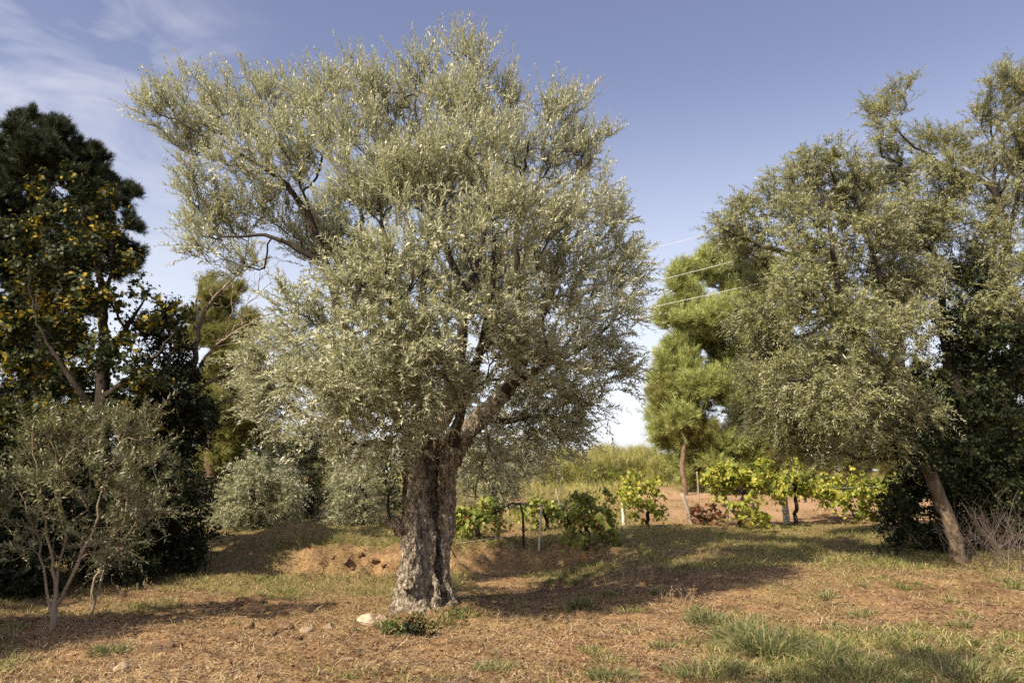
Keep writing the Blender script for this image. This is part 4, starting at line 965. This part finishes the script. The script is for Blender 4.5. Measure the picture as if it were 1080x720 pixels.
def post(name, label, cat, a, bb, r, mat, Yp=None, sides=6, group=None, mid=None, taper=.9):
    """a, bb: photo pixels of the foot and the top"""
    f = GP(*a); Yp = float(f[1]); t = W(bb[0], bb[1], Yp)
    pts = [np.array(f) - np.array([0, 0, .12])] + ([W(m_[0], m_[1], Yp + m_[2]) for m_ in mid] if mid else [f * .6 + t * .4 + np.array([.004, 0, 0])]) + [t]
    pts = catmull(np.array(pts), .1); rad = np.linspace(r, r * taper, len(pts))
    V, F = tube_paths([(pts, rad)], sides)
    n = len(V) - sides; cap = np.array([[n + 0, n + 1, n + 2, n + 3 if sides > 3 else n + 2]])
    if sides == 6: cap = np.array([[n, n + 1, n + 2, n + 3], [n, n + 3, n + 4, n + 5]])
    elif sides == 4: cap = np.array([[n, n + 1, n + 2, n + 3]])
    V = V - f[None]
    o = link_mesh(name, V, np.concatenate([F, cap]), M[mat]); o.location = [float(c) for c in f]
    return tag(o, label, cat, group)
post('vineyard_post', 'thick white concrete post standing among the yellow vines', 'post', (830, 551), (825, 512), .085, 'post_white', sides=4)
post('vineyard_post', 'grey wooden post leaning left beside the withered vine', 'post', (730, 552), (719, 520), .055, 'post_wood')
post('vineyard_post', 'short white post between the green vine and the small stump vine', 'post', (658, 553), (657, 530), .05, 'post_white', sides=4)
post('vine_stake', 'thin white stake in the grass right of the leafless dark stem', 'stake', (568, 580), (571, 533), .022, 'post_white')
post('vine_stake', 'pale stick leaning left above the large green vine', 'stake', (594, 550), (586, 515), .02, 'post_wood')
post('vine_stake', 'thin orange-brown stick leaning behind the far right vines', 'stake', (901, 520), (893, 476), .025, 'stake_rust')
post('vine_stake', 'pale stake behind the withered vine, close to the leaning grey post', 'stake', (737, 527), (735, 497), .025, 'post_wood')
post('vine_stake', 'short white stake under the yellow vine left of the thick white post', 'stake', (768, 553), (767, 530), .022, 'post_white')
# leafless dark young stem bent over at the top
f = GP(552, 579); q = L(float(f[1])); root = empty('leafless_sapling', f, 'leafless dark stem with a side shoot bending left, on the bank edge', 'sapling')
pth = [catmull(np.array([f - np.array([0, 0, .1]), W(552, 560, f[1]), W(551, 540, f[1]), W(548, 530, f[1])]), .08)]
pth.append(catmull(np.array([W(549, 532, f[1]), W(541, 530, f[1]), W(528, 537, f[1] - .05), W(515, 545, f[1] - .1)]), .08))
V, F = tube_paths([(pth[0], np.linspace(.032, .022, len(pth[0])))], 6); link_mesh('trunk', local(V, root), F, M['bark_dark'], root, True)
V, F = tube_paths([(pth[1], np.linspace(.018, .006, len(pth[1])))], 5); link_mesh('branch', local(V, root), F, M['bark_dark'], root, True)

def wire(name, label, cat, pts, r, mat, group=None, sag=0.):
    A = np.array(pts, float); o0 = A[0].copy()
    if len(A) == 2:
        t = np.linspace(0, 1, 24)[:, None]; A = A[0] * (1 - t) + A[1] * t; A[:, 2] -= (4 * t * (1 - t))[:, 0] * sag
    V, F = tube_paths([(A, np.full(len(A), r))], 5)
    o = link_mesh(name, V - o0[None], F, M[mat]); o.location = [float(c) for c in o0]
    return tag(o, label, cat, group)
Yw = float(GP(568, 580)[1])
wire('trellis_wire', 'thin pale wire stretched low in front of the vines, right of the thick trunk', 'wire', [W(480, 573, Yw + .1), W(570, 560, Yw), W(712, 555, Yw + 2.6)], .0025, 'cable')
Yw = float(GP(830, 551)[1])
wire('trellis_wire', 'trellis wire running from the leaning post through the yellow vines', 'wire', [W(719, 522, Yw), W(826, 516, Yw), W(960, 512, Yw)], .0025, 'cable')
# three overhead cables; they hang between a pole behind the old olive and one outside the view
YL, YR = 23.0, 19.0
def cable(label, a, bpt):
    s_ = (bpt[1] - a[1]) / (bpt[0] - a[0])
    wire('overhead_cable', label, 'cable', [W(441, a[1] + s_ * (441 - a[0]) + 4, YL), W(1180, a[1] + s_ * (1180 - a[0]) + 4, YR)], .008, 'cable', None, .2)
cable('highest of the three thin overhead cables crossing the gap between the trees', (686, 252), (790, 224))
cable('middle one of the three thin overhead cables crossing the gap between the trees', (690, 286), (770, 265))
cable('lowest of the three thin overhead cables, passing in front of the bright pine', (705, 309), (815, 284))
def pole(label, px, Yp, top):
    b = gbase(px, Yp); t = W(px, top, Yp); root = empty('utility_pole', b, label, 'pole')
    pts = np.array([b - np.array([0, 0, .3]), (b + t) / 2, np.array([b[0], b[1], t[2]])]); pts[1, :2] = b[:2]
    V, F = tube_paths([(catmull(pts, .4), np.linspace(.13, .09, len(catmull(pts, .4))))], 10); link_mesh('shaft', local(V, root), F, M['post_wood'], root, True)
    V, F = tube_paths([(np.array([[b[0] - .05, b[1] - .6, t[2] - .2], [b[0] - .05, b[1] + .6, t[2] - .2]]), np.array([.05, .05]))], 6); link_mesh('crossarm', local(V, root), F, M['post_wood'], root)
pole('wooden utility pole standing behind the old olive', 441, YL, 312)

# ------------------------------------------------------------------ stones, clods, tufts, weeds
def stone(name, label, cat, px, py, size, seed, mat, group=None, sink=.3):
    f = GP(px, py); rg = np.random.default_rng(seed)
    import bmesh
    bm = bmesh.new(); bmesh.ops.create_icosphere(bm, subdivisions=4, radius=1)
    off = Vector(rg.uniform(-50, 50, 3))
    planes = [(Vector(unit(rg.normal(0, 1, 3))), rg.uniform(.55, .85)) for _ in range(9)]
    for v in bm.verts:
        p_ = v.co.copy()
        for nrm, d_ in planes:
            e = p_.dot(nrm) - d_
            if e > 0: p_ -= nrm * e * .97
        p_ *= 1 + .12 * mnoise.noise(p_ * 1.7 + off) + .05 * mnoise.noise(p_ * 5 + off)
        v.co = Vector((p_.x * size[0], p_.y * size[1], p_.z * size[2]))
    me = bpy.data.meshes.new(name); bm.to_mesh(me); bm.free(); me.shade_smooth(); me.materials.append(M[mat])
    o = bpy.data.objects.new(name, me); COL.objects.link(o)
    o.location = (float(f[0]), float(f[1]), float(f[2]) + size[2] * (1 - sink * 2) * .3); o.rotation_euler = (rg.uniform(-.2, .2), rg.uniform(-.2, .2), rg.uniform(0, 6))
    return tag(o, label, cat, group)
stone('rock', 'pale cream rock at the left foot of the thick olive trunk', 'rock', 390, 657, (.17, .10, .10), 1, 'rock_pale', None, .33)
stone('rock', 'small pale stone half buried next to the larger cream rock', 'rock', 402, 655, (.08, .07, .07), 12, 'rock', None, .25)
stone('rock', 'small tan stone lying alone on the bare earth, left of the cream rock', 'rock', 347, 662, (.075, .06, .05), 2, 'rock')
stone('rock', 'brownish stone leaning against the earth clods, left of the lone tan stone', 'rock', 324, 666, (.10, .07, .07), 3, 'rock')
stone('rock', 'tan rock half sunk in the ground at the bottom left of the clearing', 'rock', 127, 707, (.12, .09, .06), 4, 'rock')
cl = [(165,688,.10),(175,682,.08),(300,662,.09),(285,668,.07),(312,672,.06),(255,637,.13),(270,634,.10),(330,640,.05),(262,660,.06),(372,664,.05),(505,668,.05),(338,594,.06),(352,588,.07),(366,592,.09),(380,586,.07),(395,592,.09),(405,597,.06),(372,600,.05)]
for k, (px, py, sz) in enumerate(cl):
    stone('earth_clod', 'brown clod of dug earth on the bare ground left of the old olive' if px < 409 else 'brown clod of earth right of the foot of the old olive', 'clod', px, py, (sz * 1.3, sz, sz * .7), 20 + k, 'clod', 'clods of dug earth' if px < 409 else None, .4)

def tuft(label, px, py, h, r, n, seed, mat='tuft_green', group=None, name='grass_tuft', cat='grass tuft', wd=(.006, .011), bendk=.6):
    f = GP(px, py); rg = np.random.default_rng(seed); 
    rr = r * np.sqrt(rg.uniform(0, 1, n)); th = rg.uniform(0, 2 * PI, n)
    ox, oy = rr * np.cos(th), rr * np.sin(th)
    z_ = ground_z(f[0] + ox, f[1] + oy) - f[2]
    Pb = np.stack([ox, oy, z_ - .01], -1)
    outw = np.stack([ox, oy, 0 * ox], -1) / r
    D = unit(outw * .45 + np.array([0, 0, 1.]) + rg.normal(0, .22, (n, 3)))
    bend = outw * bendk + rg.normal(0, .35, (n, 3)) - np.array([0, 0, .45])
    V, F = blades(Pb, D, bend, h * rg.uniform(.45, 1.05, n) * (1.1 - .4 * rr / r), rg.uniform(wd[0], wd[1], n))
    o = link_mesh(name, V, F, M[mat]); o.location = [float(c) for c in f]
    return tag(o, label, cat, group)
tuft('big shaggy green grass tuft, largest one in the clearing on the right', 808, 688, .42, .30, 1500, 1)
tuft('grass tuft close behind the big shaggy tuft, slightly smaller', 778, 668, .30, .22, 800, 2)
tuft('loose green tuft in the grass left of the big shaggy tuft', 745, 655, .26, .22, 650, 3)
tuft('pale green tuft at the shade edge near the dry weed stalks', 612, 640, .22, .13, 420, 4)
tuft('wide flat grass tuft at the bottom edge under the big shaggy tuft', 745, 712, .22, .35, 900, 5)
tuft('grass tuft at the bottom edge to the right of the middle', 905, 710, .24, .45, 1100, 6)
tuft('grass tuft in the bottom right corner', 1010, 712, .26, .45, 1100, 7)
tuft('grass tuft right of the big shaggy tuft on the brown straw', 872, 690, .25, .2, 500, 8)
tuft('small grass tuft alone on the straw at the bottom middle', 520, 706, .16, .18, 380, 9)
tuft('small grass tuft on the left half of the clearing beside the tan rock', 115, 690, .2, .16, 350, 10)
tuft('small grass tuft at the bottom edge left of the middle tuft', 645, 715, .2, .2, 420, 13)
sm = np.random.default_rng(77)
for k in range(34):
    px = sm.uniform(560, 1075); py = sm.uniform(612, 700)
    tuft('small grass tuft on the brown straw, right half of the clearing', px, py, sm.uniform(.10, .2), sm.uniform(.07, .16), int(sm.uniform(90, 240)), 200 + k, 'tuft_green' if k % 3 else 'grass_green', 'small grass tufts scattered over the straw')
# tall dry grass beyond the vines
rng = np.random.default_rng(9); n = 60000
y = rng.uniform(19.5, 40, n); x = rng.uniform(-8, 20, n)
k = (np.abs(x) < y * .7) & (rng.uniform(0, 1, n) < np.clip(fbm(x * .7, y * .7, 88, 3) * 3 - .9, 0, 1) * np.where(x > 3 + (y - 20) * .1, sstep(27, 31, y) + .12, 1))
x, y = x[k], y[k]; n = len(x); z = ground_z(x, y)
D = unit(np.array([[0, 0, 1.]]) + rng.normal(0, .3, (n, 3))); bend = rng.normal(0, .4, (n, 3)) - np.array([0, 0, .3])
V, F = blades(np.stack([x, y, z - .02], -1), D, bend, rng.uniform(.12, .5, n) * (.5 + .03 * (y - 19)), rng.uniform(.012, .024, n))
o = link_mesh('tall_grass', V, F, M['broom']); tag(o, 'tall dry yellowish grass on the slope beyond the vines', 'grass', kind='stuff')
# leafy weeds at the foot of the trunk
def weed(label, px, py, h, r, n, seed, mat, ll=(.03, .06)):
    f = GP(px, py); rg = np.random.default_rng(seed); root = empty('weed', f, label, 'weed')
    S = np.stack([rg.normal(0, r, n), rg.normal(0, r * .7, n), np.zeros(n)], -1); S[:, 2] = ground_z(S[:, 0] + f[0], S[:, 1] + f[1]) - f[2] - .01
    D = unit(np.stack([S[:, 0] * 1.2, S[:, 1] * 1.2, np.full(n, .5)], -1) + rg.normal(0, .3, (n, 3))); Ln = rg.uniform(.5, 1, n) * h
    sg = np.full(n, .3)
    V, F = shoot_stems(S, D, Ln, sg, .003); link_mesh('stems', V, F, M['bark_dark'], root)
    V, F = shoot_leaves(S, D, Ln, sg, rg, .025, ll, .5, 1.0, 'oval', .2); link_mesh('leaves', V, F, M[mat], root)
weed('dark leafy weed growing at the front of the old olive trunk', 438, 668, .38, .075, 40, 1, 'ivy_leaf')
weed('low weed between the cream rock and the old olive trunk', 412, 664, .22, .12, 26, 2, 'ivy_light')
weed('small weed by the right root of the old olive', 484, 650, .2, .1, 20, 3, 'ivy_light')
# dry upright weed stalks at the edge of the shade
def stalks(label, px, py, spread, h, n, seed, mat='dry_stalk', heads=True, name='dry_weed', cat='weed', group=None, fan=.25, twigs=3):
    f = GP(px, py); rg = np.random.default_rng(seed); root = empty(name, f, label, cat, group); pts = []; hp = []
    for j in range(n):
        x0, y0 = rg.normal(0, spread), rg.normal(0, spread * .6); z0 = float(ground_z(f[0] + x0, f[1] + y0) - f[2])
        d = unit(np.array([rg.normal(0, fan), rg.normal(0, fan), 1.])); hh = h * rg.uniform(.5, 1)
        p0 = np.array([x0, y0, z0 - .02]); c = rg.normal(0, .06, 3)
        A_ = catmull(np.array([p0, p0 + d * hh * .4 + c, p0 + d * hh * .75 + c * .7, p0 + d * hh + rg.normal(0, .05, 3)]), .06); pts.append((A_, np.linspace(.0045, .002, len(A_)))); hp.append(A_[-1])
        for t in range(twigs):
            s0 = A_[int(rg.integers(len(A_) // 3, len(A_)))]; e = s0 + unit(d + rg.normal(0, .6, 3)) * hh * rg.uniform(.12, .35)
            pts.append((np.array([s0, (s0 + e) / 2 + rg.normal(0, .01, 3), e]), np.array([.0025, .002, .0012]))); hp.append(e)
    V, F = tube_paths(pts, 4)
    if heads:
        hp = np.array(hp); k = np.repeat(hp, 6, 0); d = unit(rg.normal(0, 1, k.shape) + np.array([0, 0, .5])); nn = unit(np.cross(d, rg.normal(0, 1, d.shape)))
        V2, F2 = diamonds(k, d, nn, rg.uniform(.015, .035, len(k)), rg.uniform(.006, .012, len(k))); V, F = merge([(V, F), (V2, F2)])
    link_mesh('stalks', V, F, M[mat], root)
stalks('dry brown weed stalks at the shade edge, nearest the old olive', 648, 626, .16, .65, 12, 1)
stalks('dry pale weed stalks with seed heads in the middle of the shade edge', 676, 616, .2, .6, 11, 2)
stalks('sparse dry stalks bending right at the end of the shade', 705, 605, .25, .5, 8, 3)
stalks('short dead brown weeds on the straw, behind the loose green tuft', 730, 640, .3, .3, 16, 4)
stalks('thin dry stalks in the left shade near the dark shrubs', 160, 640, .4, .4, 12, 5)
stalks('thin dry grass stalks on the bank left of the thick trunk', 330, 610, .5, .35, 14, 6)
stalks('thin dry grass stalks on the terrace between trunk and white stake', 530, 578, .5, .4, 18, 7)
# leafless grey-pink brush at the right edge
for k, (px, py, lab) in enumerate([(1062, 600, 'leafless pinkish-grey brush at the right edge, front of the ivy'), (1042, 592, 'leafless grey brush at the foot of the slanting olive, under the ivy'), (1085, 590, 'leafless grey brush cut by the right edge of the view')]):
    stalks(lab, px, py, .30, 1.15, 34, 40 + k, 'dead_twig', False, 'dead_bush', 'bush', None, .55, 8)

# ------------------------------------------------------------------ trees beyond the left edge: the shade on that side is theirs
def shade_tree(label, x, y, h, r, seed, n=330):
    b = np.array([x, y, float(ground_z(x, y))]); root = empty('woodland_tree', b, label, 'tree', 'trees beyond the left edge'); T = Tree(seed)
    T.limb_poly([(x, y, b[2] - .2, .2), (x + .1, y, b[2] + h * .4, .16), (x, y, b[2] + h * .9, .04)], .25, .03)
    d = unit(T.rng.normal(0, 1, (n, 3))) * T.rng.uniform(0, 1, (n, 1)) ** .4
    tg = np.array([x, y, b[2] + h * .56]) + d * np.array([r, r, h * .46])
    T.grow(tg, .25, .05, .03, .06); T.radii(.006)
    S, D, Ln = shoots_from(T, 6, T.rng, np.array([x, y, b[2] + h * .5]), (.3, .6), .4, .6, .7)
    lm = shoot_leaves(S, D, Ln, np.full(len(S), .2), T.rng, .08, (.11, .18), .55, .9, 'oval', .1)
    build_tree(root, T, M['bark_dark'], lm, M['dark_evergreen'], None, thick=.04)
shade_tree('dark evergreen tree outside the left edge of the view', -8.7, 6.0, 4.8, 1.5, 301, 420)
shade_tree('tall evergreen tree outside the left edge of the view', -12.6, 7.6, 8.0, 2.3, 302, 600)
shade_tree('unseen tall open tree added behind the camera to shade the foreground', -4.2, -1.6, 11.0, 2.4, 303, 300)  # unseen, added so that its open crown dapples the near ground with shade
for k, (px, py, h, rr, n) in enumerate([(408, 660, .12, .10, 130), (470, 656, .14, .12, 160), (455, 662, .10, .09, 110), (424, 668, .12, .1, 120), (492, 646, .16, .12, 150)]):
    tuft('small grass tuft round the foot of the old olive', px, py, h, rr, n, 400 + k, 'grass_green', 'small grass tufts round the foot of the old olive')
for k in range(16):
    px = 300 + k * 18 + (k * 37 % 11)
    if 415 < px < 480: continue
    tuft('dry grass tuft overhanging the top edge of the earth bank', px, 574 - (k * 13 % 5), .22, .16, 150, 450 + k, 'grass_green', 'dry grass tufts along the top of the earth bank', bendk=.8)

# fallen twigs among the straw
rng = np.random.default_rng(19); x, y = scatter(1500, 6.2, 18, rng, 1.5); pts = []
for xx, yy in zip(x, y):
    a0 = rng.uniform(0, PI); l = rng.gamma(2, .05) + .04; q = np.array([[-.5, 0], [0, rng.normal(0, .08)], [.5, 0]]) * l
    c_, s_ = math.cos(a0), math.sin(a0); px_ = xx + q[:, 0] * c_ - q[:, 1] * s_; py_ = yy + q[:, 0] * s_ + q[:, 1] * c_
    pts.append((np.stack([px_, py_, ground_z(px_, py_) + .008 + rng.uniform(0, .02, 3)], -1), np.array([.0045, .004, .002]) * rng.uniform(.6, 1.3)))
V, F = tube_paths(pts, 4); o = link_mesh('twig_litter', V, F, M['dead_twig']); tag(o, 'fallen dry twigs lying among the straw', 'twigs', kind='stuff')
